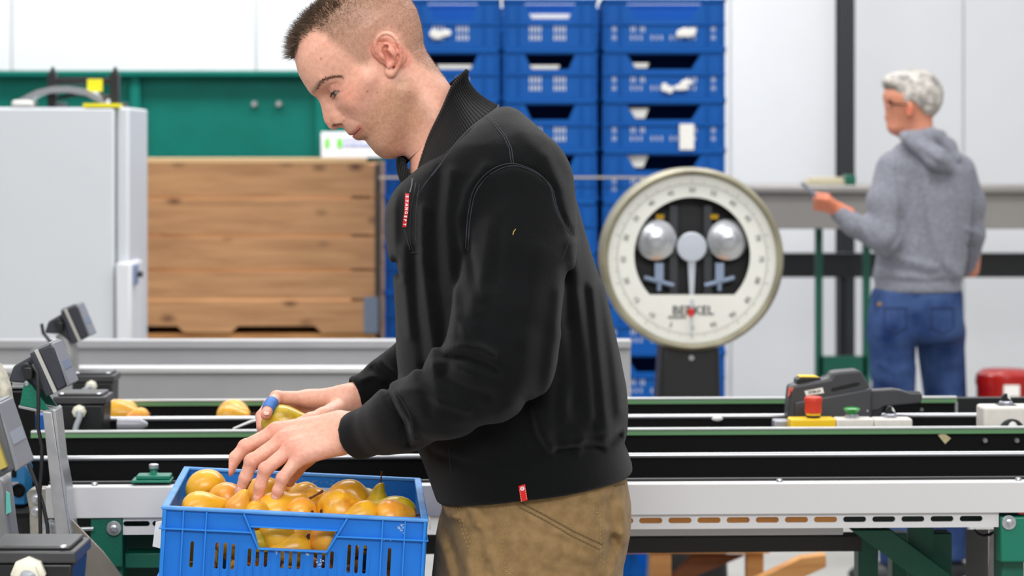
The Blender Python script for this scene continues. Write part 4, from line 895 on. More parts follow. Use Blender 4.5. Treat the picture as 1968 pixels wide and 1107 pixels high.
M_py = pear_mat('pear_yellow', (232, 172, 40), (206, 150, 34), (176, 92, 30)); M_po = pear_mat('pear_orange', (234, 168, 52), (222, 136, 54), (170, 76, 34))
M_pg = pear_mat('pear_green', (206, 172, 40), (168, 150, 34), (120, 72, 28))
M_stem = mat('pear_stem', (96, 56, 26), .7, var=.3, vscale=300)
def pear_proto(mtl, R_=.030, L=.078, bend=.006, neck=.4):
    r = thing('pear', 'x', 'pear')
    prof = [(.003, -.0), (.012, -.0015), (.020, .002), (.0265, .010), (.0298, .020), (.030, .028), (.0285, .037), (.0245, .047), (.0195, .056), (.0155, .064), (.0125, .070), (.0085, .075), (.003, .0775)]
    pr = []
    for k in range(44):
        x = k/43*(len(prof)-1); i = min(int(x), len(prof)-2); u = x-i; p0, p1, p2, p3 = [np.array(prof[min(max(i+d, 0), len(prof)-1)]) for d in (-1, 0, 1, 2)]
        pr.append(tuple(.5*((2*p1)+(-p0+p2)*u+(2*p0-5*p1+4*p2-p3)*u*u+(-p0+3*p1-3*p2+p3)*u**3)))
    prof = [(max(a, .001), b) for a, b in pr]
    q = MB(); q.lathe([(a*R_/.03, b*L/.078) for a, b in prof], Matrix.Translation((0, 0, -L*.35)), 28)
    q.v = [(x+bend*max(0, (z+L*.35)/L-.4)**2*6*1.0+.0014*math.sin(z*60+y*40), y*(1+.03*math.sin(x*90)), z) for x, y, z in q.v]
    q.build('fruit', mtl, r, smooth=True, local=True)
    x = bend*.36*6
    MB().tube([(x, 0, L*.63), (x+.001, 0, L*.7), (x+.004, .001, L*.82), (x+.007, .002, L*.93)], [.0024, .0017, .0016, .0024], 8).build('stem', M_stem, r, smooth=True, local=True)
    MB().lathe([(.005, -.0004), (.004, .0008), (.001, .0006)], Matrix.Translation((0, 0, -L*.352)) @ Matrix.Rotation(math.pi, 4, 'X'), 10).build('calyx', mat('calyx_brown', (70, 40, 22), .8), r, smooth=True, local=True)
    return r
pp = {'y': pear_proto(M_py), 'o': pear_proto(M_po, .0295, .072), 'g': pear_proto(M_pg, .028, .08, .009), 'r': pear_proto(M_py, .034, .078, .004)}
pused = set()
def pear(kind, px, py, Y, rot, label, s=1., group='pears in the blue crate'):
    o = pp[kind] if kind not in pused else copy_tree(pp[kind]); pused.add(kind)
    o.location = P(px, py, Y) if py is not None else Y; o.rotation_euler = [math.radians(a) for a in rot]; o.scale = (s, s, s); o['label'] = label; o['group'] = group
    if len([c for c in o.children]) == 0: pass
    return o
PE = [('r', 396, 942, 3.80, (-70, 20, 30), 'big round yellow pear in the left back corner of the crate', 1.0),
      ('o', 436, 962, 3.73, (-100, 0, -30), 'orange blushed pear just behind the middle fingertip', .95),
      ('y', 384, 979, 3.64, (85, 0, 95), 'pale yellow pear lying in the left front corner of the crate', .9),
      ('r', 506, 957, 3.80, (-75, 10, -20), 'tall yellow pear behind the ring and little fingers', 1.),
      ('o', 456, 975, 3.625, (-5, 10, 0), 'peach coloured pear neck poking up under the middle fingertip', .62),
      ('y', 533, 985, 3.655, (70, 0, 100), 'large yellow pear lying right under the little fingertip', 1.05),
      ('y', 586, 963, 3.80, (-80, 0, 20), 'yellow pear in the middle against the back wall of the crate', 1.),
      ('y', 606, 974, 3.73, (100, 0, 40), 'speckled yellow pear with dark stem pointing to the lower right', .95),
      ('o', 578, 988, 3.64, (-100, 0, 60), 'rounded orange yellow pear at the front rim under the hand', .85),
      ('r', 670, 966, 3.76, (-115, 0, 10), 'big yellow pear with dark blossom end right of centre', 1.05),
      ('r', 652, 988, 3.655, (-100, 0, -60), 'large glossy yellow pear at the front rim right of centre', 1.1),
      ('y', 700, 992, 3.63, (90, 0, -60), 'small slice of yellow pear at the rim beside the upright green one', .8),
      ('g', 724, 978, 3.72, (-4, -12, 0), 'small green upright pear with long stem near the right wall', .74),
      ('g', 762, 986, 3.69, (85, 0, -105), 'yellow and brown bruised pear lying in the right corner', .95),
      ('o', 752, 995, 3.625, (90, 0, 110), 'orange pear just showing above the rim in the right corner', .9),
      ('o', 556, 957, 3.86, (80, 0, 20), 'reddish pear half hidden behind the little finger', .85),
      ('y', 492, 990, 3.63, (-95, 0, 20), 'small pale pear at the front rim beneath the ring finger', .75),
      ('g', 700, 968, 3.86, (80, 0, 10), 'dim yellow pear deep behind the big one right of centre', .9)]
for a in PE: pear(*a)
# pears seen through the handle and the slots
for a in [('y', 536, 1034, 3.602, (-85, 0, -50), 'shiny yellow pear in the crate handle opening, left', .98), ('o', 586, 1032, 3.612, (-100, 0, 20), 'orange pear in the middle of the crate handle opening', .95),
          ('o', 628, 1036, 3.606, (-80, 0, 60), 'large orange yellow pear at the right of the crate handle opening', 1.05), ('y', 566, 1056, 3.592, (92, 0, -75), 'pear lying on its side at the bottom of the handle opening', .82),
          ('g', 500, 1045, 3.60, (90, 0, -60), 'dark brown ended pear at the left corner of the handle opening', .75)]: pear(*a)
rr = random.Random(11)
for zi, z in enumerate((.036, .092, .142)):
    for yi in range(6):
        for xi in range(5 if zi < 2 else 5):
            if zi == 2 and yi == 0: continue
            x = -.148+.074*xi+rr.uniform(-.006, .006); y = .047+.072*yi+rr.uniform(-.004, .004)
            if zi and (yi > 3) and rr.random() < .2: continue
            if zi == 0 and 0 < yi < 5 and 0 < xi < 4: pass
            p = kb @ Vector((x, y, z)); pear(rr.choice('yyog'), 0, None, p, (rr.uniform(60, 120), rr.uniform(-20, 20), rr.uniform(0, 360)), 'yellow pear in the lower layers of the blue crate', .8, 'pears low in the blue crate')
# pears on the far lane
for a in [('y', 226, 795, 5.14, (90, 0, 60), 'yellow green pear lying leftmost on the far lane', 1.0), ('r', 240, 796, 5.22, (80, 0, 10), 'round pear second from the left on the far lane', .9), ('o', 268, 803, 5.12, (90, 0, -60), 'small pear third on the far lane, partly hidden by the rail', .75),
          ('r', 448, 797, 5.2, (80, 20, 30), 'round yellow pear alone on the far lane left of the hands', 1.0), ('y', 440, 801, 5.10, (90, 0, 80), 'pear low in front of the round one on the far lane', .85)]:
    pear(*a, group='pears on the far lane')
# ------------------------------------------------------------------ the worker
YM = 3.75
def Pm(px, py, Y=YM): return np.array(P(px, py, Y)[:])
def colattr(me, cols):
    a = me.color_attributes.new('Col', 'FLOAT_COLOR', 'POINT'); c = np.ones((len(me.vertices), 4), np.float32); c[:, :3] = cols; a.data.foreach_set('color', c.ravel())
def attr_mat(name, rough=.45, bump=.15, bscale=600, sss=.12, var=.08, spec=.45):
    m = bpy.data.materials.new(name); m.use_nodes = True; n = m.node_tree; b = n.nodes['Principled BSDF']; b.inputs['Roughness'].default_value = rough; b.inputs['Specular IOR Level'].default_value = spec
    a = n.nodes.new('ShaderNodeAttribute'); a.attribute_name = 'Col'
    ns = n.nodes.new('ShaderNodeTexNoise'); ns.inputs['Scale'].default_value = 160; ns.inputs['Detail'].default_value = 4
    t = n.nodes.new('ShaderNodeTexCoord'); n.links.new(t.outputs['Object'], ns.inputs['Vector'])
    cr = n.nodes.new('ShaderNodeValToRGB'); cr.color_ramp.elements[0].position = .35; cr.color_ramp.elements[1].position = .65
    cr.color_ramp.elements[0].color = (1-var*1.2, 1-var*2, 1-var*2, 1); cr.color_ramp.elements[1].color = (1, 1, 1, 1); n.links.new(ns.outputs['Fac'], cr.inputs[0])
    mx = n.nodes.new('ShaderNodeMix'); mx.data_type = 'RGBA'; mx.blend_type = 'MULTIPLY'; mx.inputs[0].default_value = 1; n.links.new(a.outputs['Color'], mx.inputs[6]); n.links.new(cr.outputs[0], mx.inputs[7])
    n.links.new(mx.outputs[2], b.inputs['Base Color'])
    nb = n.nodes.new('ShaderNodeTexNoise'); nb.inputs['Scale'].default_value = bscale; n.links.new(t.outputs['Object'], nb.inputs['Vector'])
    bp = n.nodes.new('ShaderNodeBump'); bp.inputs['Strength'].default_value = bump; bp.inputs['Distance'].default_value = .001; n.links.new(nb.outputs['Fac'], bp.inputs['Height']); n.links.new(bp.outputs[0], b.inputs['Normal'])
    if sss: b.inputs['Subsurface Weight'].default_value = sss; b.inputs['Subsurface Radius'].default_value = (.012, .004, .002); b.inputs['Subsurface Scale'].default_value = .5
    return m
M_skin = attr_mat('worker_skin')
SK = np.array(lin((232, 176, 152))); SKR = np.array(lin((214, 128, 108))); LIP = np.array(lin((188, 108, 96)))
STB = np.array(lin((168, 126, 94))); HAIRB = np.array(lin((150, 124, 98))); BROW = np.array(lin((74, 52, 34)))
# ---- head: local frame F forward, U up, W = world +Y (far side positive)
HS = 1240.0; PH = math.radians(39); HO = np.array([742.0, 112.0])
def hl(px, py): d = np.array([px, py])-HO; return ((-math.cos(PH)*d[0]+math.sin(PH)*d[1])/HS, (-math.sin(PH)*d[0]-math.cos(PH)*d[1])/HS)
fv = Vector((-math.cos(PH), 0, -math.sin(PH))); uv = Vector((-math.sin(PH), 0, math.cos(PH))); wv_ = Vector((0, 1, 0))
HM = Matrix(((fv.x, wv_.x, uv.x), (fv.y, wv_.y, uv.y), (fv.z, wv_.z, uv.z))).to_4x4(); HM.translation = P(HO[0], HO[1], YM)   # columns F, W, U
# profile of the front (without nose) and the back of the head
front = [hl(*p) for p in ((560, 60), (562, 85), (566, 108), (567.5, 118), (574, 143.5), (585, 163), (597, 178), (607, 186), (620, 196), (637, 214), (652, 232), (657, 243), (663, 250.5), (669, 257), (676, 262), (684, 268), (700, 272), (707, 278), (718, 284.5), (734, 287.5), (752, 284))]
# rows keyed by U: (U, front F, back F, half width)
R_ = []
def fF(U):
    u = np.array([p[1] for p in front]); f = np.array([p[0] for p in front]); o = np.argsort(u); return np.interp(U, u[o], f[o])
HROW = []
for U in np.arange(-.135, .136, .005):
    ff = float(fF(U)) if U < .066 else float(np.interp(U, [.0656, .085, .10, .113, .124, .131, .136], [.1212, .1124, .102, .087, .065, .035, .0]))
    bk = np.interp(U, [-.135, -.12, -.105, -.09, -.07, -.05, -.03, -.01, .01, .03, .055, .08, .10, .12, .133], [.045, .03, .012, -.002, -.014, -.030, -.050, -.066, -.077, -.085, -.088, -.083, -.070, -.040, -.004])
    wd = np.interp(U, [-.135, -.125, -.115, -.10, -.085, -.065, -.045, -.02, 0, .025, .05, .075, .10, .12, .133], [.012, .022, .029, .037, .044, .051, .056, .061, .0655, .0705, .0750, .0740, .062, .042, .008])
    HROW.append((U, ff, bk, wd))
def head_field(h=.0016):
    lo = (-.105, -.098, -.145); hi = (.150, .098, .15)
    X, Y, Z = grid(lo, hi, h); Z1 = Z[0, 0]; t = np.array(HROW)
    ks = np.array([1, 4, 6, 4, 1.])/16
    t[:, 1] = np.convolve(np.pad(t[:, 1], 2, mode='edge'), ks, 'valid')*.35+t[:, 1]*.65
    ff = np.interp(Z1, t[:, 0], t[:, 1])[None, None, :]; bk = np.interp(Z1, t[:, 0], t[:, 2])[None, None, :]; wd = np.interp(Z1, t[:, 0], t[:, 3])[None, None, :]
    # widest point lies behind the middle; face tapers to the front
    cc = bk+(ff-bk)*np.interp(Z1, [-.13, -.05, 0, .08, .13], [.35, .40, .44, .45, .45])[None, None, :]
    dx = X-cc; ef = np.where(dx > 0, dx/np.maximum(ff-cc, .004), dx/np.minimum(bk-cc, -.004))
    n = np.where(dx > 0, np.interp(Z1, [-.13, -.075, -.05, -.02, .01, .04, .07], [2.1, 1.8, 1.72, 1.8, 2.0, 2.25, 2.3])[None, None, :], 2.1); ew = np.abs(Y)/wd
    k = (np.abs(ef)**n+ew**n)**(1/n)
    f = (k-1)*np.minimum(np.minimum(np.abs(ff-bk)*.5, wd), .07)
    f = smax(f, -(Z+.128), .01); f = smax(f, Z-.134, .02)
    A = np.abs(Y)
    # brow ridge, cheek bone, jaw, chin
    f = smin(f, cap(X, A, Z, (.1095, .011, .0315), (.0900, .041, .0350), .0095, .0085), .012)
    f = smin(f, cap(X, A, Z, (.076, .040, -.020), (.042, .0555, -.010), .014, .011), .025)
    f = smin(f, cap(X, A, Z, (.012, .050, -.060), (.075, .022, -.104), .016, .015), .03)
    f = smin(f, elp(X, A, Z, (.0865, .0, -.110), (.0165, .020, .0145)), .016)
    # eye sockets
    f = smax(f, -elp(X, A, Z, (.1135, .039, .0085), (.0225, .0225, .0125)), .012)
    # lids around the eyeball
    ec = (.0850, .0330, .0085)
    lid = elp(X, A, Z, ec, (.0140, .0140, .0138)); f = smin(f, lid, .006)
    f = smin(f, cap(X, A, Z, (.0985, .024, .0175), (.0905, .044, .0155), .0018, .0016), .004)
    # lash slit : looking down, narrow
    e1 = (A-.0340)/.0145; sl = np.sqrt(e1**2+((Z-.0030-.0028*(1-e1**2))/.0032)**2)-1
    f = smax(f, -np.maximum(sl*.0035, -(X-.086)), .0010)
    # nose
    nt_ = [hl(*p) for p in ((617, 190), (623, 206), (625.5, 222), (629, 236), (634, 241.5))]
    rr_ = (.0068, .0066, .0072, .0086, .0098)
    pn = [(p[0]-rr_[i]*.93, 0, p[1]) for i, p in enumerate(nt_)]
    for i in range(4): f = smin(f, cap(X, Y, Z, pn[i], pn[i+1], rr_[i], rr_[i+1]), .009)
    for i in range(1, 4): f = smin(f, cap(X, A, Z, (pn[i][0]-.010, .004+.002*i, pn[i][2]), (pn[i+1][0]-.012, .006+.002*i, pn[i+1][2]), .007, .0075), .010)
    def d2(pts):
        d = None
        for a, b in zip(pts[:-1], pts[1:]):
            L = (b[0]-a[0])**2+(b[1]-a[1])**2; h_ = np.clip(((X-a[0])*(b[0]-a[0])+(Z-a[1])*(b[1]-a[1]))/L, 0, 1); e = (X-a[0]-h_*(b[0]-a[0]))**2+(Z-a[1]-h_*(b[1]-a[1]))**2; d = e if d is None else np.minimum(d, e)
        return d
    al = hl(655, 229.5); f = smin(f, elp(X, A, Z, (al[0], .0125, al[1]), (.0105, .0068, .0080)), .0035)      # wings
    c0 = hl(646, 240); f = smin(f, cap(X, Y, Z, (c0[0]+.006, 0, c0[1]+.002), (c0[0]-.014, 0, c0[1]-.000), .0042, .005), .006)
    n0, n1 = hl(643.5, 243.5), hl(655, 236); f = smax(f, -cap(X, A, Z, (n0[0], .0085, n0[1]), (n1[0], .0125, n1[1]), .0030, .0042), .0012)
    f = f+.0009*np.exp(-d2([hl(662, 222), hl(666, 229), hl(663, 236)])/.0018**2)*(A < .03)*(A > .008)
    f = f+.0005*np.exp(-d2([hl(674, 229), hl(684, 232), hl(700, 240), hl(712, 252)])/.0030**2)*(A < .05)
    f = f+.0007*np.exp(-d2([hl(632, 172), hl(642, 164), hl(654, 160)])/.0012**2)*(A > .02)
    f = f+.0007*np.exp(-d2([hl(643, 186), hl(655, 184), hl(662, 178)])/.0016**2)*(A > .02)
    # lips
    m0 = hl(677.5, 260.5); m1 = hl(694, 247.5)
    ul = hl(671, 256.5); f = smin(f, cap(X, A, Z, (ul[0]-.0062, .0, ul[1]-.0005), (m1[0]-.006, .021, m1[1]+.0005), .0062, .0025), .005)
    ll = hl(684, 266); f = smin(f, cap(X, A, Z, (ll[0]-.0066, .0, ll[1]+.0015), (m1[0]-.006, .020, m1[1]-.0015), .0068, .0025), .005)
    f = f+.0021*np.exp(-d2([hl(672, 262.5), hl(683, 258.0), hl(695, 248)])/.0010**2)*(A < .04)*np.clip((X-.0965)/.004, 0, 1)
    # philtrum / chin dip
    dl = hl(699, 272.5); f = f+.002*np.exp(-(cap(X, A, Z, (dl[0]+.001, 0, dl[1]), (dl[0]-.006, .016, dl[1]), 0, 0)/.005)**2)
    # ear (both sides), worked out in a small block
    Xf, Yf, Zf, ff_all = X, Y, Z, f
    ix = np.where((X[:, 0, 0] > -.052) & (X[:, 0, 0] < .030))[0]; iz = np.where((Z[0, 0] > -.050) & (Z[0, 0] < .052))[0]
    def catmull(pts, n):
        out = []; pts = np.array(pts)
        for k in range(n):
            x = k/(n-1)*(len(pts)-1); i_ = min(int(x), len(pts)-2); u = x-i_; p0, p1, p2, p3 = pts[max(i_-1, 0)], pts[i_], pts[i_+1], pts[min(i_+2, len(pts)-1)]
            out.append(.5*((2*p1)+(-p0+p2)*u+(2*p0-5*p1+4*p2-p3)*u*u+(-p0+3*p1-3*p2+p3)*u**3))
        return out
    X = Xf[ix[0]:ix[-1]+1]; Z = Zf[:, :, iz[0]:iz[-1]+1]
    def E(px, py): a = hl(px, py); return a
    rim = [(730, 104), (727, 90), (733, 76), (745, 69.5), (758, 72), (769, 85), (775, 103), (773, 122), (766, 137), (759, 146)]; rt = catmull([E(*p) for p in rim], 22)
    th_ = math.radians(-30); a_ = E(753, 107); ct, st_ = math.cos(th_), math.sin(th_)
    def loc(p): return (p[0]-a_[0])*ct+(p[1]-a_[1])*st_
    def pa(xx): return .0765-.34*xx
    XX = (X-a_[0])*ct+(Z-a_[1])*st_; ZZ = -(X-a_[0])*st_+(Z-a_[1])*ct; AA = A-.0765+XX*.34
    pl = (np.sqrt((XX/.0165)**2+(AA/.0045)**2+(ZZ/.029)**2)-1)*.0045
    pl = smin(pl, cap(X, A, Z, (a_[0], .060, a_[1]), (a_[0]-.004, .073, a_[1]), .017, .015), .006)
    for i in range(len(rt)-1):
        A0, A1 = pa(loc(rt[i]))+.0022, pa(loc(rt[i+1]))+.0022; r_ = .0030; pl = smin(pl, cap(X, A, Z, (rt[i][0], A0, rt[i][1]), (rt[i+1][0], A1, rt[i+1][1]), r_, r_), .0022)
    lb = E(753, 142); pl = smin(pl, elp(X, A, Z, (lb[0], pa(loc(lb))+.001, lb[1]), (.0064, .0040, .0075)), .004)
    ah = catmull([E(*p) for p in ((744, 88), (754, 92), (762, 102), (764, 115), (759, 127), (752, 133))], 12)
    for sc_ in ([E(*p) for p in ((737, 84), (748, 80), (759, 86), (767, 98), (769, 112), (765, 126))],):
        for i in range(5): pl = pl+.0022*np.exp(-(cap(X, A, Z, (sc_[i][0], pa(loc(sc_[i]))+.0035, sc_[i][1]), (sc_[i+1][0], pa(loc(sc_[i+1]))+.0035, sc_[i+1][1]), 0, 0)/.0026)**2)
    for i in range(11): pl = smin(pl, cap(X, A, Z, (ah[i][0], pa(loc(ah[i]))+.0026, ah[i][1]), (ah[i+1][0], pa(loc(ah[i+1]))+.0026, ah[i+1][1]), .0021, .0021), .002)
    cc_ = E(750, 112); pl = smax(pl, -elp(X, A, Z, (cc_[0], pa(loc(cc_))+.006, cc_[1]), (.0072, .0100, .0115)), .002)
    cv = E(746, 97); pl = smax(pl, -elp(X, A, Z, (cv[0], pa(loc(cv))+.004, cv[1]), (.0060, .0058, .0035)), .002)
    tg = E(740, 112); pl = smin(pl, elp(X, A, Z, (tg[0], pa(loc(tg))+.003, tg[1]), (.0034, .0032, .0060)), .003)
    tg = E(752, 129); pl = smin(pl, elp(X, A, Z, (tg[0], pa(loc(tg))+.003, tg[1]), (.0036, .0030, .0034)), .003)
    pl = np.where(A > .058, pl, .02)
    sub = ff_all[ix[0]:ix[-1]+1, :, iz[0]:iz[-1]+1]; ff_all[ix[0]:ix[-1]+1, :, iz[0]:iz[-1]+1] = smin(sub, pl, .0030); f = ff_all; X, Z = Xf, Zf
    # neck (in the head frame)
    def nk(px, py, Y): a = hl(px, py); return (a[0], Y, a[1])
    f = smin(f, cap(X, Y, Z, nk(770, 150, 0), nk(848, 268, 0), .056, .060), .014)
    f = f+.0008*np.exp(-(cap(X, A, Z, nk(785, 160, .05), nk(805, 270, .03), 0, 0)/.008)**2)*-1
    return f, lo, h
f_, lo_, h_ = head_field(); v, q4 = surf(f_, lo_, h_)
del f_
v = np.asarray(v); F_, W_, U_ = v[:, 0], np.abs(v[:, 1]), v[:, 2]
def g(d, s): return np.exp(-(d/s)**2)
def mixc(c, m, t): m = np.clip(m, 0, 1)[:, None]; return c*(1-m)+t*m
col = np.tile(SK, (len(v), 1))
near_hair = U_
# hair covered zone : above a hairline that runs from forehead over temple, above ear, down to the nape
HPX = [(540, 150), (566, 117), (577, 95), (586, 76), (610, 60), (630, 74), (655, 96), (676, 112), (690, 128), (712, 134), (726, 112), (728, 88), (736, 70), (752, 62), (768, 72), (777, 98), (792, 118), (818, 137), (850, 150), (900, 120), (900, -200), (500, -200), (500, 150)]
HPL = np.array([hl(*p) for p in HPX])
def poly_sd(px, py, pl):
    ins = np.zeros(len(px), bool); d = np.full(len(px), 9.); n = len(pl)
    for i in range(n):
        a, b = pl[i], pl[(i+1) % n]; c_ = ((a[1] > py) != (b[1] > py)); xi = a[0]+(py-a[1])*(b[0]-a[0])/((b[1]-a[1]) or 1e-9); ins ^= c_ & (px < xi)
        L = (b-a)@(b-a); t = np.clip(((px-a[0])*(b[0]-a[0])+(py-a[1])*(b[1]-a[1]))/L, 0, 1); d = np.minimum(d, np.hypot(px-a[0]-t*(b[0]-a[0]), py-a[1]-t*(b[1]-a[1])))
    return np.where(ins, d, -d)
hs = poly_sd(F_, U_, HPL); hm = np.clip((hs+.006)/.018, 0, 1); hm = hm*hm*(3-2*hm)
hm = np.where((F_ > .085), np.clip((hs+.002)/.006, 0, 1), hm)
ea = hl(755, 108); er = np.hypot((F_-ea[0])*math.cos(math.radians(-32))+(U_-ea[1])*math.sin(math.radians(-32)), 0); 
e_x = (F_-ea[0])*math.cos(math.radians(-32))+(U_-ea[1])*math.sin(math.radians(-32)); e_z = -(F_-ea[0])*math.sin(math.radians(-32))+(U_-ea[1])*math.cos(math.radians(-32))
ear_m = np.clip((1.18-np.hypot(e_x/.0175, e_z/.031))/.15, 0, 1); hm = hm*(1-ear_m)
# stubble on jaw
bd = np.clip((-.040-U_+(.075-F_)*.25)/.02, 0, 1)*np.clip((F_+.015)/.02, 0, 1)*np.clip((U_+.14)/.03, 0, 1)
rn = np.random.rand(len(v))
col = mixc(col, bd*(.50+.35*rn), STB)
col = mixc(col, .45*g(F_-.075, .022)*g(W_-.048, .03)*g(U_+.012, .02), SKR)
col = mixc(col, .5*g(F_-.128, .02)*g(W_, .014)*g(U_+.02, .016), SKR)
col = mixc(col, ear_m*.55, SKR)
m0 = hl(677.5, 260.5); m1 = hl(694, 247.5)
def dseg(p, a, b):
    a = np.array(a); b = np.array(b); d = b-a; t = np.clip(((p-a)@d)/(d@d), 0, 1); return np.linalg.norm(p-a-t[:, None]*d, axis=1)
VA = np.stack([F_, W_, U_], 1)
MP = [hl(674, 263), hl(683, 258.0), hl(695, 248)]; dm = np.minimum(dseg(np.stack([F_, U_], 1), MP[0], MP[1]), dseg(np.stack([F_, U_], 1), MP[1], MP[2]))*(W_ < .05)+9*(W_ > .05)
col = mixc(col, np.clip(1.6-dm/.0052, 0, 1)*.75, LIP)
col = mixc(col, g(dm, .0011)*.7, np.array(lin((110, 52, 44))))
dn = dseg(VA, (hl(643.5, 243.5)[0], .0085, hl(643.5, 243.5)[1]), (hl(655, 236)[0], .0125, hl(655, 236)[1])); col = mixc(col, np.clip(1.5-dn/.0042, 0, 1)*.8, np.array(lin((92, 40, 34))))  # nostril hollow darkened in the skin colour, stands for its shade
BP_ = [hl(*p) for p in ((606, 176), (616, 164), (628, 156), (645, 151), (662, 151))]
VF = np.stack([F_, U_], 1); db = np.min([dseg(VF, BP_[i], BP_[i+1])/(.0042-.0006*i) for i in range(4)], 0); brw = np.clip(1.35-db, 0, 1)*(W_ > .009)
col = mixc(col, brw*(.25+.3*rn)*np.clip((F_-.078)/.03, .25, 1), BROW)
dl_ = dseg(VA, (.0985, .022, .0090), (.0915, .046, .0080)); col = mixc(col, g(dl_, .0022)*.75, BROW)
dsk = dseg(VA, (.100, .02, .016), (.086, .048, .016)); col = mixc(col, g(dsk, .010)*.35, SKR*.8)  # eye socket redder and darker, its shading put into the skin colour
HB2 = np.array(lin((138, 108, 82)))
col = mixc(col, hm*(.42+.16*rn+.30*np.clip((U_-.05)/.05, 0, 1)), HB2)
for (mf, mu, ms) in ((hl(623, 116)[0], hl(623, 116)[1], .0014), (hl(711, 178)[0], hl(711, 178)[1], .0016), (hl(712, 178)[0]-.01, hl(704, 200)[1], .0012), (hl(790, 179)[0], hl(790, 179)[1], .0015)): col = mixc(col, g(np.hypot(F_-mf, U_-mu), ms)*.8*(v[:, 1] < 0), np.array(lin((150, 84, 60))))
head_col = col.copy()
hv = (np.array(HM.to_3x3()) @ v.T).T+np.array(HM.translation)
scalp = dict(v=v, q=q4, hm=hm)
pieces = [(hv, q4, head_col)]
# ---- hands
def hand(joints, thumb, wrist, elbow, nrm, lo, hi, h=.0015, nails=True):
    """joints: four lists MCP,PIP,DIP,tip; thumb list; all world"""
    X, Y, Z = grid(lo, hi, h)
    rad = [(.0122, .0106, .0096, .0085), (.0124, .0108, .0097, .0087), (.0120, .0102, .0092, .0083), (.0110, .0092, .0083, .0075)]
    f = None
    for i, J in enumerate(joints):
        r = rad[i]; g_ = None
        for k in range(3):
            c = cap(X, Y, Z, J[k], J[k+1], r[k], r[k+1]); g_ = c if g_ is None else smin(g_, c, .004)
        g_ = smin(g_, elp(X, Y, Z, J[1], (r[1]*1.10,)*3), .003)
        base = cap(X, Y, Z, wrist[i], J[0], .014, .0125)
        g_ = smin(g_, base, .012)
        f = g_ if f is None else (smin(f, g_, .0028))
    # palm fill between metacarpals
    pal = None
    for i in range(4):
        c = cap(X, Y, Z, wrist[i], np.array(joints[i][0])*.82+np.array(wrist[i])*.18, .0155, .0138); pal = c if pal is None else smin(pal, c, .018)
    f = smin(f, pal, .006)
    for k in range(len(thumb)-1):
        rt = (.017, .0135, .0115, .009)
        f = smin(f, cap(X, Y, Z, thumb[k], thumb[k+1], rt[k], rt[k+1]), .007 if k else .016)
    wc = np.mean(np.array(wrist), 0)
    f = smin(f, cap(X, Y, Z, wc, elbow, .0265, .032, fl=(nrm, 1.22)), .022)
    # tendons and knuckles
    n_ = np.array(nrm)/np.linalg.norm(nrm)
    for i in range(4):
        a = np.array(wrist[i])*.6+np.array(joints[i][0])*.4+n_*.013; b = np.array(joints[i][0])+n_*.0115; f = f-.0009*np.exp(-(cap(X, Y, Z, a, b, 0, 0)/.0035)**2)
        f = f-.0016*np.exp(-(cap(X, Y, Z, b, b, 0, 0)/.007)**2)
    for i in range(4):   # wrinkles on the middle joints
        J = joints[i]; d = np.array(J[2])-np.array(J[0]); d /= np.linalg.norm(d)
        for s in (-.003, 0, .003):
            c = np.array(J[1])+d*s; pd = (X-c[0])*d[0]+(Y-c[1])*d[1]+(Z-c[2])*d[2]; rr_ = np.sqrt((X-c[0])**2+(Y-c[1])**2+(Z-c[2])**2)
            f = f+.0004*np.exp(-(pd/.0008)**2)*(rr_ < .014)
    v, q = surf(f, lo, h)
    col = np.tile(SK, (len(v), 1))
    for J in joints:
        col = mixc(col, .55*g(np.linalg.norm(v-np.array(J[0])-n_*.01, axis=1), .012), SKR); col = mixc(col, .5*g(np.linalg.norm(v-np.array(J[1]), axis=1), .013), SKR); col = mixc(col, .6*g(np.linalg.norm(v-np.array(J[3]), axis=1), .014), SKR)
    return v, q, col
def J4(lst, Ys): return [Pm(a, b, y) for (a, b), y in zip(lst, Ys)]
# near (left) hand, back towards the camera
nj = [J4([(532, 829), (472, 858), (452, 880), (440, 905)], (3.715, 3.705, 3.70, 3.695)),
      J4([(546, 845), (484, 886), (472, 918), (461, 948)], (3.692, 3.675, 3.675, 3.68)),
      J4([(562, 861), (510, 902), (500, 934), (494, 963)], (3.672, 3.655, 3.655, 3.66)),
      J4([(577, 877), (543, 919), (534, 943), (528, 963)], (3.658, 3.64, 3.64, 3.645))]
nw = [Pm(650, 812, 3.70), Pm(655, 824, 3.69), Pm(659, 838, 3.68), Pm(662, 850, 3.672)]
nth = J4([(628, 850), (590, 878), (566, 905), (556, 925)], (3.74, 3.755, 3.755, 3.75))
hv2 = hand(nj, nth, nw, Pm(760, 800, 3.62), (-.35, -.75, .6), P(425, 990, 3.60)[:2]+(P(425, 985, 3.64).z,), (P(770, 0, 3.7).x, 3.80, P(0, 765, 3.7).z))
pieces.append(hv2)
# far (right) hand, holding a pear, palm towards the camera
fj = [J4([(592, 766), (532, 764), (518, 780), (511, 797)], (3.945, 3.925, 3.895, 3.872)),
      J4([(590, 777), (520, 778), (503, 800), (503, 822)], (3.965, 3.965, 3.945, 3.92)),
      J4([(594, 789), (532, 796), (512, 818), (512, 838)], (3.975, 3.985, 3.965, 3.94)),
      J4([(600, 800), (556, 812), (535, 828), (530, 842)], (3.978, 3.985, 3.975, 3.955))]
fw_ = [Pm(672, 762, 3.93), Pm(672, 770, 3.94), Pm(673, 778, 3.945), Pm(674, 785, 3.945)]
fth = J4([(652, 786), (622, 800), (596, 808), (577, 812)], (3.91, 3.865, 3.85, 3.845))
hv3 = hand(fj, fth, fw_, Pm(760, 742, 3.96), (.1, .8, .55), (P(485, 0, 3.95).x, 3.80, P(0, 860, 3.95).z), (P(770, 0, 3.9).x, 4.05, P(0, 700, 3.95).z))
pieces.append(hv3)
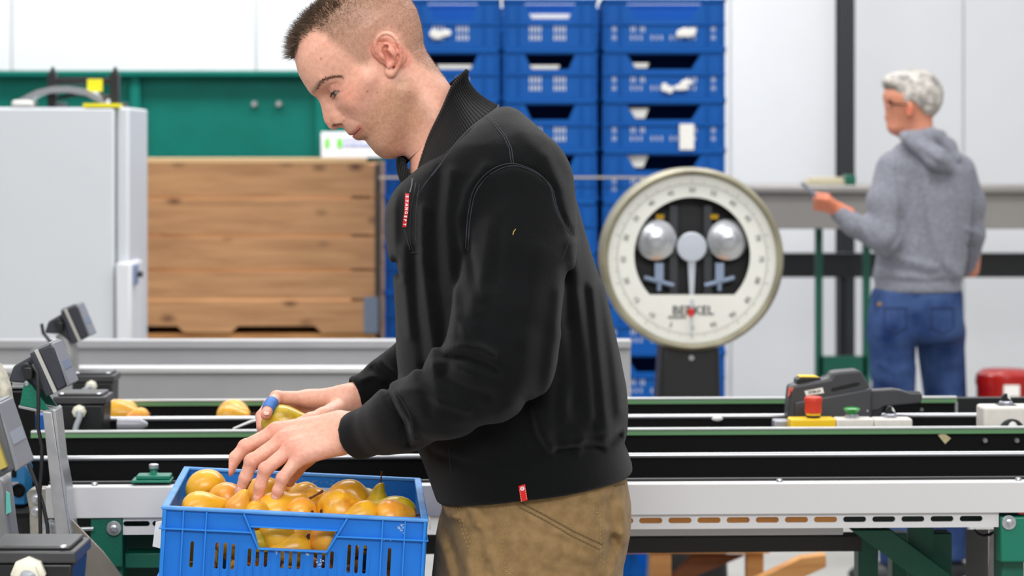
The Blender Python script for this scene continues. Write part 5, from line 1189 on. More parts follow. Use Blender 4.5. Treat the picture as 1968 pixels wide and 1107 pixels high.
# covered core of the body: trunk, arms and legs, joins the visible pieces into one figure
TR = [(200, 880, 955, .06), (215, 845, 985, .10), (240, 815, 1022, .14), (280, 786, 1062, .18), (330, 756, 1090, .205), (365, 745, 1102, .21), (400, 740, 1112, .213), (450, 741, 1126, .21), (490, 747, 1138, .208), (520, 756, 1148, .202), (545, 757, 1154, .20), (600, 760, 1170, .192), (680, 762, 1190, .186),
      (740, 768, 1203, .185), (790, 778, 1207, .186), (830, 790, 1205, .186), (850, 795, 1199, .184), (868, 806, 1207, .187), (890, 815, 1214, .189), (930, 829, 1218, .188), (968, 842, 1216, .184), (1000, 845, 1210, .18)]
def trunk(X, Y, Z, tab, shrink=0., n=2.3, YM=3.75):
    zz = Z[0, 0]; t = np.array(tab, float); zk = np.array([P(0, r, YM).z for r in t[:, 0]]); o = np.argsort(zk)
    xf = np.interp(zz, zk[o], ((t[:, 1]-CX)*YM/F_PX)[o]); xb = np.interp(zz, zk[o], ((t[:, 2]-CX)*YM/F_PX)[o]); b = np.interp(zz, zk[o], t[:, 3][o])
    cx_ = ((xf+xb)/2)[None, None, :]; a = ((xb-xf)/2)[None, None, :]-shrink; b = b[None, None, :]-shrink
    k = (np.abs((X-cx_)/a)**n+np.abs((Y-YM)/b)**n)**(1/n)
    f = (k-1)*np.minimum(a, b)
    return smax(f, Z-zk.max()-.01, .05)
lo = (P(700, 0, YM).x, 3.45, .83); hi = (P(1260, 0, YM).x, 4.05, 1.62)
X, Y, Z = grid(lo, hi, .012)
core = trunk(X, Y, Z, TR, .03)
core = smax(core, Z-P(0, 240, YM).z, .03)
core = smin(core, cap(X, Y, Z, Pm(880, 330), Pm(835, 255), .06, .05), .03)
pcs = surf(core, lo, .012); pieces.append((pcs[0], pcs[1], np.tile(SK, (len(pcs[0]), 1))))
lo = (P(690, 0, YM).x, 3.40, .80); hi = (P(1080, 0, YM).x, 4.10, 1.45); X, Y, Z = grid(lo, hi, .01)
arm = smin(cap(X, Y, Z, Pm(970, 390, 3.62), Pm(950, 690, 3.53), .045, .04), cap(X, Y, Z, Pm(950, 690, 3.53), Pm(740, 805, 3.64), .04, .026), .02)
arm = np.minimum(arm, smin(cap(X, Y, Z, Pm(900, 400, 3.90), Pm(880, 680, 3.98), .045, .038), cap(X, Y, Z, Pm(880, 680, 3.98), Pm(740, 745, 3.955), .038, .028), .02))
pcs = surf(arm, lo, .01); pieces.append((pcs[0], pcs[1], np.tile(SK, (len(pcs[0]), 1))))
V = []; Q = []; C = []; k0 = 0
for vv, qq, cc in pieces: V.append(vv); Q.append(qq+k0); C.append(cc); k0 += len(vv)
me = npmesh('worker_body', np.concatenate(V), np.concatenate(Q)); colattr(me, np.concatenate(C))
WK = link('person', me, M_skin)
tag(WK, 'young man with spiky hair in black pullover and khaki trousers, looking down sorting pears', 'person')
# eyes
M_eyew = mat('eye_white', (156, 138, 126), .25); M_iris = mat('iris', (52, 62, 44), .15); M_pup = mat('pupil', (6, 6, 6), .1)
for s in (-1, 1):
    c = HM @ Vector((.0850, s*.0330, .0085)); me_ = MB().ell((0, 0, 0), .0128, .0128, .0128, nu=28, nv=20)
    d = (HM.to_3x3() @ Vector((1, s*.05, -.30))).normalized(); T = Matrix.Translation(c) @ d.to_track_quat('Z', 'Y').to_matrix().to_4x4()
    e = MB(); e.ell((0, 0, 0), .0128, .0128, .0128, M=T, nu=28, nv=20, m=0)
    e.lathe([(.0070, .0108), (.0066, .0116), (.0040, .0128)], T, 24, m=1); e.lathe([(.0036, .0125), (.0030, .01300), (.0005, .0131)], T, 16, m=2)
    link('eye', e.mesh(), [M_eyew, M_iris, M_pup], WK).data.shade_smooth()
lash = MB()
for s in (-1, 1):
    for k in range(22):
        t = k/21; a = Vector((.0990-.0075*t**1.6, s*(.0225+.0225*t), .0085+.0022*math.sin(math.pi*t))); b = a+Vector((.0055, s*(.0005+.002*t), -.0040)); lash.tube([HM @ a, HM @ ((a+b)/2+Vector((.0005, 0, -.0006))), HM @ b], [.00032, .00025, .00006], 4)
lash.build('eyelashes', mat('lash_dark', (36, 26, 20), .6), WK)
# ---- hair
def hair_mesh(n_long, n_short):
    tri = scalp['q']; vv = scalp['v']; hmv = scalp['hm']
    cen = vv[tri].mean(1); m = hmv[tri].mean(1); nx = np.cross(vv[tri[:, 1]]-vv[tri[:, 0]], vv[tri[:, 2]]-vv[tri[:, 0]]); ar = np.linalg.norm(nx, axis=1)+1e-12; nx /= ar[:, None]
    F0, U0_ = cen[:, 0], cen[:, 2]; out = MB(); rr = np.random.RandomState(5)
    # long spiky hair: top and front
    top = np.clip((U0_-.088-.25*np.maximum(0, .075-F0)*.3+.0)/.012, 0, 1)*m
    frontw = np.clip((F0-.02)/.05, 0, 1)
    top = np.where((F0 > .085) & (U0_ > .066) & (m > .5), 1.0, top)
    top *= (np.abs(cen[:, 1]) < .068)
    def emit(pr, n, lf, rad, jit, lean, mi_=0):
        pr = pr*ar; pr = pr/pr.sum(); ids = rr.choice(len(cen), n, p=pr)
        P_ = cen[ids]+rr.normal(0, .0008, (n, 3)); N = nx[ids]
        for i in range(n):
            p, nn = P_[i], N[i]; L = lf(p, rr); cl = np.array([math.sin(p[1]*410+p[0]*230), math.sin(p[0]*380+p[2]*300+1.7), math.sin(p[1]*300-p[2]*420+.6)])*(.38 if mi_ == 0 else .1); d = nn+lean(p)+cl+rr.normal(0, jit*.75, 3); d /= np.linalg.norm(d); c_ = rr.normal(0, .25, 3)
            p0 = p-nn*.001; p1 = p+d*L*.55; d2 = d+c_*jit*1.3; d2 /= np.linalg.norm(d2); p2 = p1+d2*L*.45
            a = np.cross(d, (0.3, .9, .2)); a /= np.linalg.norm(a); b = np.cross(d, a); k = len(out.v)
            for q_, r_ in ((p0, rad), (p1, rad*.8)):
                for t in range(3): w_ = a*math.cos(t*2.094)+b*math.sin(t*2.094); out.v.append(tuple(q_+w_*r_))
            out.v.append(tuple(p2))
            out.f += [(k+t, k+(t+1) % 3, k+3+(t+1) % 3, k+3+t) for t in range(3)]+[(k+3+t, k+3+(t+1) % 3, k+6) for t in range(3)]; out.mi += [mi_]*6
    def Llong(p, r): return (.007+.014*np.clip((p[0]-.0)/.09, 0, 1))*r.uniform(.45, 1.25)
    emit(top, n_long, Llong, .00032, .42, lambda p: np.array([.35*np.clip(p[0]/.1, 0, 1), 0, .35]))
    side = m*np.clip(1-top, 0, 1)
    emit(side*(np.abs(cen[:, 1]) < .0765), n_short, lambda p, r: .0009+.0050*np.clip((p[2]-.045)/.05, 0, 1)*r.uniform(.5, 1.1)+.0006*r.rand(), .00012, .35, lambda p: np.array([.2, 0, -.35]), 1)
    R3 = np.array(HM.to_3x3()); A = np.array(out.v) @ R3.T+np.array(HM.translation); out.v = [tuple(a) for a in A.tolist()]
    return out
hm_ = hair_mesh(6500, 20000)
M_hair = mat('brown_hair', (84, 66, 50), .45, var=.35, vscale=60)
hm_.build('hair', [M_hair, mat('clipped_hair', (134, 104, 80), .6)], WK)
rr = np.random.RandomState(2); hbv = BVHTree.FromPolygons([Vector(a) for a in scalp['v'].tolist()], [tuple(a) for a in scalp['q'].tolist()])
for s_ in (-1, 1):
    bw = MB()
    for k in range(330):
        t = rr.rand()**1.5*4; i = min(int(t), 3); u = t-i; a = np.array(BP_[i])*(1-u)+np.array(BP_[i+1])*u+rr.normal(0, .0017*(1-.11*t), 2)
        hit = hbv.ray_cast(Vector((a[0], s_*.2, a[1])), Vector((0, -s_, 0)))
        if hit[0] is None or abs(hit[0].y) < .009: continue
        p = HM @ (hit[0]-hit[1]*.0003); d = (HM.to_3x3() @ (Vector((-.8, s_*.5, .28+rr.normal(0, .3)-.06*t))+hit[1]*.35)).normalized()
        bw.tube([p, p+d*.0028, p+d*.0055-Vector((0, 0, .0003))], [.00022, .00018, .00004], 3)
    bw.build('eyebrow', mat('brow_hair', (78, 54, 36), .6), WK)
# nails
M_nail = mat('nail', (226, 178, 164), .3)
bodybv = BVHTree.FromPolygons([Vector(a) for p_ in (hv2, hv3) for a in p_[0].tolist()], [tuple(a) for a in hv2[1].tolist()]+[tuple(x+len(hv2[0]) for x in a) for a in hv3[1].tolist()])
for (nx_, ny_), J in (((439, 899), nj[0]), ((460, 943), nj[1]), ((492, 958), nj[2]), ((527.5, 957), nj[3]), ((512.5, 793), fj[0])):
    o_ = Vector((0, 0, H_CAM)); hit = bodybv.ray_cast(o_, (P(nx_, ny_, 1)-o_).normalized())
    if hit[0] is None: continue
    d = (Vector(J[3])-Vector(J[2])).normalized(); n_ = hit[1]; n_ = (n_-d*n_.dot(d)).normalized(); x_ = d.cross(n_); c = hit[0]-n_*.0008
    T = Matrix(((x_.x, d.x, n_.x, c.x), (x_.y, d.y, n_.y, c.y), (x_.z, d.z, n_.z, c.z), (0, 0, 0, 1)))
    MB().ell((0, 0, 0), .0048, .0062, .0014, M=T, nu=18, nv=8).build('fingernail', M_nail, WK, smooth=True)
# blue finger dressing on the far index finger
a, b = Vector(fj[0][1]), Vector(fj[0][2]); a2 = a*.35+b*.65; e_ = b*.45+Vector(fj[0][3])*.55
fd = MB().tube([a2+(a2-b)*.2, a2, b, e_], [.0108, .0112, .0110, .0100], 20); tag(fd.build('finger_dressing', mat('dressing_blue', (36, 104, 182), .55), WK, smooth=True), 'blue dressing on the forefinger of the far hand')
# ---- pullover
M_sw = mat('black_fleece', (6, 7, 9), .85, var=.2, vscale=120, bump=.5, bscale=900, sheen=.12, spec=.14)
def foldfield(X, Y, Z, f, folds, ylim=None):
    """folds: (pixel polyline, amplitude in m, width in m, depth window) raised (+) or sunk (-) ridges"""
    for pts, amp, wd, (ya, yb) in folds:
        d = None
        for (a, b) in zip(pts[:-1], pts[1:]):
            A_, B_ = P(*a, (ya+yb)/2), P(*b, (ya+yb)/2); ax, az, bx_, bz_ = A_.x, A_.z, B_.x, B_.z; L = (bx_-ax)**2+(bz_-az)**2
            h = np.clip(((X-ax)*(bx_-ax)+(Z-az)*(bz_-az))/L, 0, 1); dd = (X-ax-h*(bx_-ax))**2+(Z-az-h*(bz_-az))**2; d = dd if d is None else np.minimum(d, dd)
        wy = 1/(1+np.exp(-(Y-ya)/.012))*1/(1+np.exp((Y-yb)/.012))
        f = f-amp*np.exp(-d/wd**2)*wy
    return f
h = .0037; lo = (P(640, 0, YM).x-.0, 3.38, P(0, 990, YM).z); hi = (P(1245, 0, YM).x, 4.10, P(0, 185, YM).z)
X, Y, Z = grid(lo, hi, h)
f = trunk(X, Y, Z, TR, 0, 2.25)
# shoulder shape
f = smin(f, cap(X, Y, Z, Pm(935, 262, 3.70), Pm(985, 345, 3.615), .055, .075), .05)
f = smin(f, cap(X, Y, Z, Pm(900, 262, 3.82), Pm(880, 345, 3.90), .055, .07), .05)
# near sleeve
S1 = [(Pm(992, 395, 3.60), .077), (Pm(992, 500, 3.565), .073), (Pm(972, 610, 3.535), .069), (Pm(945, 692, 3.52), .0655), (Pm(858, 762, 3.545), .0535), (Pm(778, 800, 3.60), .0465), (Pm(742, 817, 3.63), .0445)]
sl = None
for (a, ra), (b, rb2) in zip(S1[:-1], S1[1:]):
    c = cap(X, Y, Z, a, b, ra, rb2); sl = c if sl is None else smin(sl, c, .03)
sl = smin(sl, cap(X, Y, Z, Pm(1008, 700, 3.53), Pm(960, 745, 3.53), .03, .034), .05)
# cuff: slightly narrower tube with an open end
ce0, ce1 = Pm(752, 812, 3.625), Pm(684, 838, 3.672)
cu = cap(X, Y, Z, ce0, ce1, .0395, .0375); dd = (ce1-ce0)/np.linalg.norm(ce1-ce0)
tt = (X-ce1[0])*dd[0]+(Y-ce1[1])*dd[1]+(Z-ce1[2])*dd[2]
sl = smin(sl, cu, .010)
sl = smax(sl, tt-.003, .006)
inn = cap(X, Y, Z, ce0, ce1+dd*.05, .028, .0305); sl = smax(sl, -inn, .005)
f_body = f
f = smin(f, sl, .007)
f = smin(f, cap(X, Y, Z, Pm(992, 360, 3.62), Pm(1000, 420, 3.60), .074, .074), .04)
# far sleeve
S2 = [(Pm(880, 390, 3.90), .072), (Pm(870, 520, 3.95), .066), (Pm(862, 650, 3.985), .060), (Pm(800, 715, 3.975), .050), (Pm(742, 735, 3.96), .042)]
s2 = None
for (a, ra), (b, rb2) in zip(S2[:-1], S2[1:]):
    c = cap(X, Y, Z, a, b, ra, rb2); s2 = c if s2 is None else smin(s2, c, .03)
g0, g1 = Pm(744, 742, 3.96), Pm(684, 762, 3.945); d2 = (g1-g0)/np.linalg.norm(g1-g0)
s2 = smin(s2, cap(X, Y, Z, g0, g1, .0355, .0335), .010)
t2 = (X-g1[0])*d2[0]+(Y-g1[1])*d2[1]+(Z-g1[2])*d2[2]; s2 = smax(s2, t2-.002, .006); s2 = smax(s2, -cap(X, Y, Z, g0, g1+d2*.05, .025, .0275), .005)
f = smin(f, s2, .010)
del sl, s2, cu, inn, tt, t2, c, f_body
N_, B_ = (3.40, 3.75), (3.40, 3.80)
FO = [ # elbow and forearm folds
 ([(862, 662), (890, 652), (925, 655), (950, 668)], .0055, .007, N_), ([(868, 680), (900, 676), (935, 688), (955, 700)], -.005, .008, N_),
 ([(838, 690), (870, 686), (905, 700)], .004, .008, N_), ([(815, 712), (850, 716), (900, 735), (940, 745)], -.003, .010, N_),
 ([(775, 745), (810, 740), (850, 756), (900, 776)], .0035, .009, N_), ([(760, 752), (772, 778), (792, 802), (800, 840)], .0030, .007, N_), ([(740, 745), (756, 772), (778, 810), (784, 850)], -.0045, .006, N_),
 ([(905, 640), (880, 600), (868, 650)], .003, .010, N_), ([(1010, 640), (1000, 720), (960, 790)], .003, .02, N_), ([(930, 560), (915, 610), (890, 650)], .004, .014, N_),
 ([(1030, 480), (1020, 560), (1000, 640)], .002, .02, N_), ([(945, 430), (930, 520), (905, 590), (880, 640)], .003, .012, N_), ([(960, 430), (955, 520), (930, 600)], -.002, .012, N_),
 # armhole seam groove
 ([(905, 395), (912, 360), (940, 333), (985, 316), (1030, 330), (1062, 358), (1072, 400), (1098, 450)], -.0022, .0045, N_),
 # chest folds falling from the shoulder
 ([(892, 470), (885, 420), (900, 370), (935, 320)], .0035, .010, N_), ([(870, 330), (862, 420), (868, 520), (880, 600)], .003, .010, N_), ([(845, 330), (836, 430), (842, 540), (855, 640), (862, 700)], -.0026, .011, N_),
 ([(815, 400), (812, 500), (826, 620), (838, 700), (850, 760)], .0032, .009, N_), ([(798, 480), (800, 600), (812, 700), (830, 780)], -.002, .009, N_), ([(775, 480), (776, 560), (785, 650)], .0028, .010, N_),
 ([(765, 330), (757, 400), (757, 470), (768, 540)], .0022, .009, B_),
 # back and lower body
 ([(1075, 560), (1060, 680), (1050, 760), (1052, 830)], .004, .014, N_), ([(1100, 470), (1110, 560), (1130, 680), (1140, 800)], .0035, .014, N_), ([(1140, 560), (1150, 680), (1162, 800), (1170, 850)], .004, .012, N_), ([(1088, 520), (1092, 640), (1100, 780)], -.003, .012, N_),
 ([(1125, 560), (1140, 700), (1150, 830)], -.003, .010, N_), ([(1030, 790), (1038, 830), (1060, 860)], .004, .010, N_), ([(1010, 760), (1018, 810), (1040, 860)], -.003, .010, N_), ([(1165, 560), (1185, 700), (1195, 800)], .003, .012, N_),
 ([(1070, 868), (1120, 862), (1160, 868), (1195, 852)], -.0045, .007, N_), ([(1090, 852), (1135, 845), (1185, 838)], .0035, .010, N_), ([(830, 880), (900, 895), (1000, 895), (1070, 868)], -.0018, .008, N_),
 ([(1050, 300), (1075, 360), (1092, 430)], .0025, .012, N_), ([(1000, 250), (1040, 300), (1068, 350)], .0018, .014, N_),
 ([(757, 505), (752, 520), (760, 535)], -.006, .007, B_), ([(1000, 300), (985, 380), (978, 460)], .0012, .02, N_), ([(903, 470), (915, 540), (925, 575)], -.003, .008, N_),
 ([(1085, 640), (1095, 730), (1085, 800)], .003, .012, N_), ([(1120, 840), (1110, 870)], .003, .008, N_), ([(1150, 820), (1165, 865)], .003, .008, N_), ([(880, 800), (930, 790), (980, 770)], .0018, .012, N_), ([(800, 820), (860, 830), (900, 825)], .0015, .012, N_),
 # far sleeve
 ([(735, 690), (752, 706), (768, 720)], .0035, .006, (3.85, 4.1)), ([(718, 706), (738, 722), (752, 742)], -.003, .006, (3.85, 4.1)), ([(700, 725), (722, 716), (742, 724)], .003, .006, (3.85, 4.1))]
f = foldfield(X, Y, Z, f, [(a, b*1.9, c*.85, d) for a, b, c, d in FO])
# hem and neck opening
nl0, nl1 = P(968, 196, YM), P(770, 352, YM); nd = Vector((nl1.x-nl0.x, 0, nl1.z-nl0.z)).normalized(); nn_ = Vector((nd.z, 0, -nd.x)); nn_ = nn_ if nn_.z > 0 else -nn_
f = smax(f, (X-nl0.x)*nn_.x+(Z-nl0.z)*nn_.z, .03)
zc = P(0, 968, YM).z; xh = P(1010, 0, YM).x
hemp = [(820, 966, 3.75), (900, 968, 3.63), (1000, 964, 3.57), (1080, 953, 3.58), (1150, 932, 3.64), (1221, 905, 3.75), (1260, 892, 3.75)]
cutz = np.interp(X[:, 0, 0], [P(a, 0, c).x for a, b, c in hemp], [P(0, b, c).z for a, b, c in hemp])[:, None, None].astype(np.float32)
f = smax(f, cutz-Z, .006)
f = smax(f, -trunk(X, Y, Z, TR, .012, 2.25)*1.0, .004) if False else f
f = smax(f, -cap(X, Y, Z, Pm(845, 262, 3.75), Pm(815, 190, 3.75), .063, .075), .004)
f = smax(f, -cap(X, Y, Z, Pm(800, 330, 3.70), Pm(790, 270, 3.74), .010, .045), .004)
v, q4 = surf(f, lo, h)
del f, X, Y, Z
me = npmesh('pullover', v, q4); SWO = link('pullover', me, M_sw, WK)
sm = SWO.modifiers.new('smooth', 'SMOOTH'); sm.factor = .5; sm.iterations = 1
bvh = BVHTree.FromPolygons([Vector(a) for a in v.tolist()], [tuple(a) for a in q4.tolist()])
CAMP = Vector((0, 0, H_CAM))
def project(px, py, off=.0, tree=None):
    """point of the surface that faces the photographer's side at this place"""
    d = (P(px, py, 1.0)-CAMP).normalized(); hit = (tree or bvh).ray_cast(CAMP, d)
    return (hit[0]+hit[1]*off) if hit[0] is not None else None
def seam(pts, r, name, m, par, tree=None, step=5, off=.0002, dash=False):
    out = []; q = MB(); cur = []
    for (a, b) in zip(pts[:-1], pts[1:]):
        n = max(1, int(math.dist(a, b)/step))
        for k in range(n+1):
            p = project(a[0]+(b[0]-a[0])*k/n, a[1]+(b[1]-a[1])*k/n, off, tree)
            if p is not None and (not cur or (p-cur[-1]).length > .0004):
                if cur and (p-cur[-1]).length > .03:
                    if len(cur) > 1: q.tube(cur, r, 6)
                    cur = []
                cur.append(p)
    if dash:
        for i in range(0, len(cur)-1, 2): q.tube([cur[i], cur[i+1]], r, 4)
    elif len(cur) > 1: q.tube(cur, r, 6)
    if q.v: return q.build(name, m, par, smooth=True)
def spline2(pts, n):
    pts = np.array(pts, float); out = []
    for k in range(n):
        x = k/(n-1)*(len(pts)-1); i = min(int(x), len(pts)-2); u = x-i; p0, p1, p2, p3 = pts[max(i-1, 0)], pts[i], pts[i+1], pts[min(i+2, len(pts)-1)]
        out.append(.5*((2*p1)+(-p0+p2)*u+(2*p0-5*p1+4*p2-p3)*u*u+(-p0+3*p1-3*p2+p3)*u**3))
    return out
M_seam = mat('seam_grey', (44, 46, 54), .8)
AH = [tuple(a) for a in spline2([(897, 480), (900, 430), (905, 395), (912, 368), (930, 342), (955, 324), (985, 316), (1015, 324), (1040, 338), (1060, 362), (1068, 395), (1082, 430), (1098, 452)], 46)]
for dx in (-2.2, 2.2):
    seam([(a+dx, b+dx) for a, b in AH], .0007, 'seam', M_seam, SWO)
    seam([(932+dx, 220), (952+dx, 240), (970+dx, 262), (981+dx, 285), (985+dx, 315)], .0007, 'seam', M_seam, SWO)
for k, pts in enumerate([[(745, 752), (760, 770), (778, 805), (788, 850)], [(760, 752), (775, 775), (790, 805), (797, 845)], [(862, 860), (866, 905)], [(1098, 452), (1080, 500)]]):
    seam(spline2(pts, 24).__iter__() and [tuple(a) for a in spline2(pts, 24)] if len(pts) > 2 else pts, .0006, 'seam', mat('seam_dark', (24, 26, 31), .85), SWO)
# placket and zip
M_zip = mat('zip_metal', (110, 112, 118), .35, .8)
seam([(800, 352), (797, 370), (791, 400), (789, 440), (790, 470), (796, 486)], .0014, 'zip', mat('zip_black', (12, 12, 14), .5), SWO)
seam([(806, 355), (800, 400), (798, 450), (803, 486)], .0007, 'seam', M_seam, SWO); seam([(790, 486), (803, 486)], .0007, 'seam', M_seam, SWO)
seam([(780, 352), (778, 400), (777, 440), (788, 480)], .0006, 'seam', M_seam, SWO)
p0 = project(797, 346, .004); p1 = project(792, 371, .004)
if p0 and p1: MB().tube([p0, (p0+p1)/2+Vector((.001, -.001, 0)), p1], .0011, 8).build('zip_slider', M_zip, SWO, smooth=True)
# red zip tape with white lettering
zt = [project(a, b, .0045) for a, b in ((787.5, 373), (786.5, 390), (786, 405), (783.5, 420), (782, 436))]
zt = [p for p in zt if p]
if len(zt) > 2:
    q = MB(); vs = []
    for i, p in enumerate(zt): wd = .0029; vs += [p+Vector((-wd, 0, 0)), p+Vector((wd, 0, 0)), p+Vector((wd, .0012, 0)), p+Vector((-wd, .0012, 0))]
    fs = []
    for i in range(len(zt)-1):
        for k in range(4): fs.append((i*4+k, i*4+4+k, i*4+4+(k+1) % 4, i*4+(k+1) % 4))
    fs += [(0, 1, 2, 3), tuple(len(zt)*4-1-k for k in range(4))]
    q.add(vs, fs); zp = q.build('zip_pull', mat('pull_red', (206, 20, 28), .5), SWO); zp['label'] = 'red zip pull with white lettering'
    zm = (zt[0]+zt[-1])/2; mid = zt[2]
    for i, ch in enumerate('TRANEMO'[::1]): pass
    L = (zt[-1]-zt[0]); s_ = 'STRANGER!'; n = len('STANGERT')
    for i, ch in enumerate('STANGERT'):
        t = (i+.7)/(n+.4); p = zt[0]+L*t; j = t*(len(zt)-1); i0 = int(j); p = zt[i0]+(zt[min(i0+1, len(zt)-1)]-zt[i0])*(j-i0)
        text('lettering', ch, .0054, at_face(p.x, p.y-.0004, p.z, roll=math.radians(97)), mat('letter_white', (240, 236, 236), .5), zp if False else SWO, depth=.0002, bold=.0002)
# hem tag
pts = [project(a, b, .0018) for a, b in ((996.5, 934), (1009, 930), (1014, 960), (1001, 962))]
if all(pts):
    q = MB(); q.add([p for p in pts]+[p+Vector((0, .0016, 0)) for p in pts], [(0, 3, 2, 1), (4, 5, 6, 7), (0, 1, 5, 4), (1, 2, 6, 5), (2, 3, 7, 6), (3, 0, 4, 7)])
    tg_ = q.build('hem_tag', mat('tag_red', (206, 16, 14), .5), SWO); tg_['label'] = 'small red hem tag with round mark'
    c = (pts[0]+pts[1])/2*.78+(pts[2]+pts[3])/2*.22
    MB().lathe([(.0032, 0), (.0032, .0006)], Matrix.Translation(c) @ Matrix.Rotation(math.pi/2, 4, 'X'), 16).build('tag_mark', mat('tag_pink', (240, 200, 210), .5), SWO)
    text('tag_letter', 'R', .0045, at_face(c.x, c.y-.0007, c.z), mat('tag_ink', (120, 60, 90), .5), SWO, depth=.0001)
    q = MB()
    for s in (.1, .9):
        for k in range(6):
            t0, t1 = .12+.14*k+(.12 if s < .5 else 0), .18+.14*k+(.12 if s < .5 else 0)
            if t1 > 1: continue
            e0 = (pts[0]*(1-s)+pts[1]*s); e1 = (pts[3]*(1-s)+pts[2]*s); q.tube([e0+(e1-e0)*t0-Vector((0, .0003, 0)), e0+(e1-e0)*t1-Vector((0, .0003, 0))], .0004, 4)
    q.build('tag_stitch', mat('stitch_cream', (232, 210, 170), .6), SWO)
# straw on the sleeve
p = [project(a, b, .001) for a, b in ((986, 452), (987, 446), (991, 441))]
if all(p): tag(MB().tube(p, .0006, 6).build('straw_bit', mat('straw', (190, 160, 80), .6)), 'tiny bit of straw stuck on the black sleeve of the young man', 'straw')
# ---- collar: ribbed knitted band, open V at the front
def spline(pts, ts):
    pts = np.array([list(p) for p in pts]); n = len(pts); out = []
    for t in ts:
        x = t*(n-1); i = min(int(x), n-2); u = x-i; p0, p1, p2, p3 = pts[max(i-1, 0)], pts[i], pts[i+1], pts[min(i+2, n-1)]
        out.append(.5*((2*p1)+(-p0+p2)*u+(2*p0-5*p1+4*p2-p3)*u*u+(-p0+3*p1-3*p2+p3)*u**3))
    return np.array(out)
def onsurf(px, py, Y, off=-.002):
    p = project(px, py, off); return (px, py, p.y if p is not None and p.y < 3.75 else Y)
Bn = [onsurf(801, 378, 3.62), onsurf(822, 348, 3.625), onsurf(850, 312, 3.628), onsurf(880, 272, 3.640), onsurf(912, 240, 3.672), (955, 208, 3.745), (948, 204, 3.80), (900, 222, 3.86), (840, 262, 3.88), (790, 300, 3.86), (768, 340, 3.79), (790, 372, 3.69)]
Tn = [(799, 345, 3.650), (806, 315, 3.668), (823, 262, 3.678), (846, 212, 3.680), (866, 165, 3.690), (888, 138, 3.735), (886, 140, 3.785), (858, 165, 3.815), (822, 210, 3.822), (790, 248, 3.815), (768, 276, 3.780), (790, 338, 3.680)]
NU, NV = 560, 16
ts = np.linspace(0, 1, NU); B3 = spline([P(*p) for p in Bn], ts); T3 = spline([P(*p) for p in Tn], ts); vs = []
mid = np.array(P(850, 240, 3.75)[:])
ax_ = np.array([.53, 0, -.85])
for i in range(NU):
    for j in range(NV):
        t = j/(NV-1); p = B3[i]*(1-t)+T3[i]*t
        r_ = p-mid; r_ = r_-ax_*(r_@ax_); r_ /= np.linalg.norm(r_)+1e-9
        bk_ = math.exp(-((i/NU-.46)/.16)**2); bulge = (.010-.026*bk_)*math.sin(math.pi*min(1, t*1.02))+.007*bk_*math.exp(-((t-.93)/.10)**2)-(.012*math.sin(math.pi*t) if t > 2 else 0)
        rib = .0011*math.sin(i*2*math.pi/6.2); vs.append(p+r_*(bulge*.6+rib*(1 if 8 < i < NU-8 else 0)+(.003*math.exp(-((t-.95)/.08)**2))))
fs = np.array([(i*NV+j, (i+1)*NV+j, (i+1)*NV+j+1, i*NV+j+1) for i in range(NU-1) for j in range(NV-1)])
me = npmesh('collar', np.array(vs), fs); co_ = link('collar', me, mat('black_rib_knit', (5, 5, 6), .85, sheen=.06, spec=.2, bump=.3, bscale=700), SWO)
sd_ = co_.modifiers.new('solid', 'SOLIDIFY'); sd_.thickness = .004; sd_.offset = -1
q = MB(); q.tube([Vector(B3[i]) for i in range(4, NU-4, 6)], .0016, 6); q.build('collar_seam', M_seam, SWO, smooth=True)
# ---- trousers
M_kh = mat('khaki_cotton', (148, 120, 82), .85, rgb2=(126, 101, 66), vscale=60, bump=.35, bscale=1200, sheen=.1, spec=.2)
TT = [(880, 852, 1200, .172), (930, 848, 1206, .172), (965, 846, 1212, .173), (1000, 842, 1212, .175), (1050, 836, 1206, .176), (1107, 830, 1196, .176), (1170, 832, 1190, .176), (1230, 845, 1180, .17)]
h = .0048; lo = (P(790, 0, YM).x, 3.53, P(0, 1190, YM).z); hi = (P(1240, 0, YM).x, 3.97, P(0, 890, YM).z)
X, Y, Z = grid(lo, hi, h); f = trunk(X, Y, Z, TT, 0, 2.4)
FT = [([(838, 980), (852, 1010), (870, 1060), (880, 1107)], -.004, .010, (3.5, 3.78)), ([(905, 1030), (900, 1070), (912, 1107)], .003, .010, (3.5, 3.78)), ([(935, 985), (930, 1050), (945, 1107)], -.003, .009, (3.5, 3.78)), ([(990, 1000), (1040, 1030), (1060, 1080)], .002, .016, (3.5, 3.78)),
      ([(1170, 960), (1180, 1010), (1165, 1070)], -.004, .012, (3.5, 3.8)), ([(1195, 980), (1200, 1040), (1180, 1107)], .004, .010, (3.5, 3.8)), ([(1060, 1040), (1110, 1060), (1150, 1050)], .002, .012, (3.5, 3.8)), ([(870, 985), (900, 1000), (930, 996)], .003, .008, (3.5, 3.8)), ([(1000, 1060), (1040, 1080), (1090, 1085)], -.002, .010, (3.5, 3.8)),
      ([(1130, 975), (1160, 1010), (1190, 1020)], .003, .008, (3.5, 3.8))]
FT += [([(842, 968), (862, 990), (880, 985)], .004, .007, (3.5, 3.8)), ([(905, 975), (930, 1010), (938, 1060)], .0035, .008, (3.5, 3.78)), ([(1020, 985), (1045, 1005), (1075, 1012)], .0025, .007, (3.5, 3.78)), ([(1080, 1060), (1120, 1085), (1150, 1107)], -.003, .010, (3.5, 3.78)), ([(985, 1030), (1000, 1060), (1040, 1107)], .0022, .009, (3.5, 3.78)),
       ([(1120, 960), (1150, 985), (1175, 1030)], -.003, .009, (3.5, 3.78)), ([(1175, 1040), (1195, 1060), (1190, 1107)], -.004, .010, (3.5, 3.8)), ([(850, 1050), (870, 1100)], .004, .010, (3.5, 3.78)), ([(1001, 970), (1050, 996), (1100, 1025), (1155, 1052)], .0016, .0045, (3.5, 3.78))]
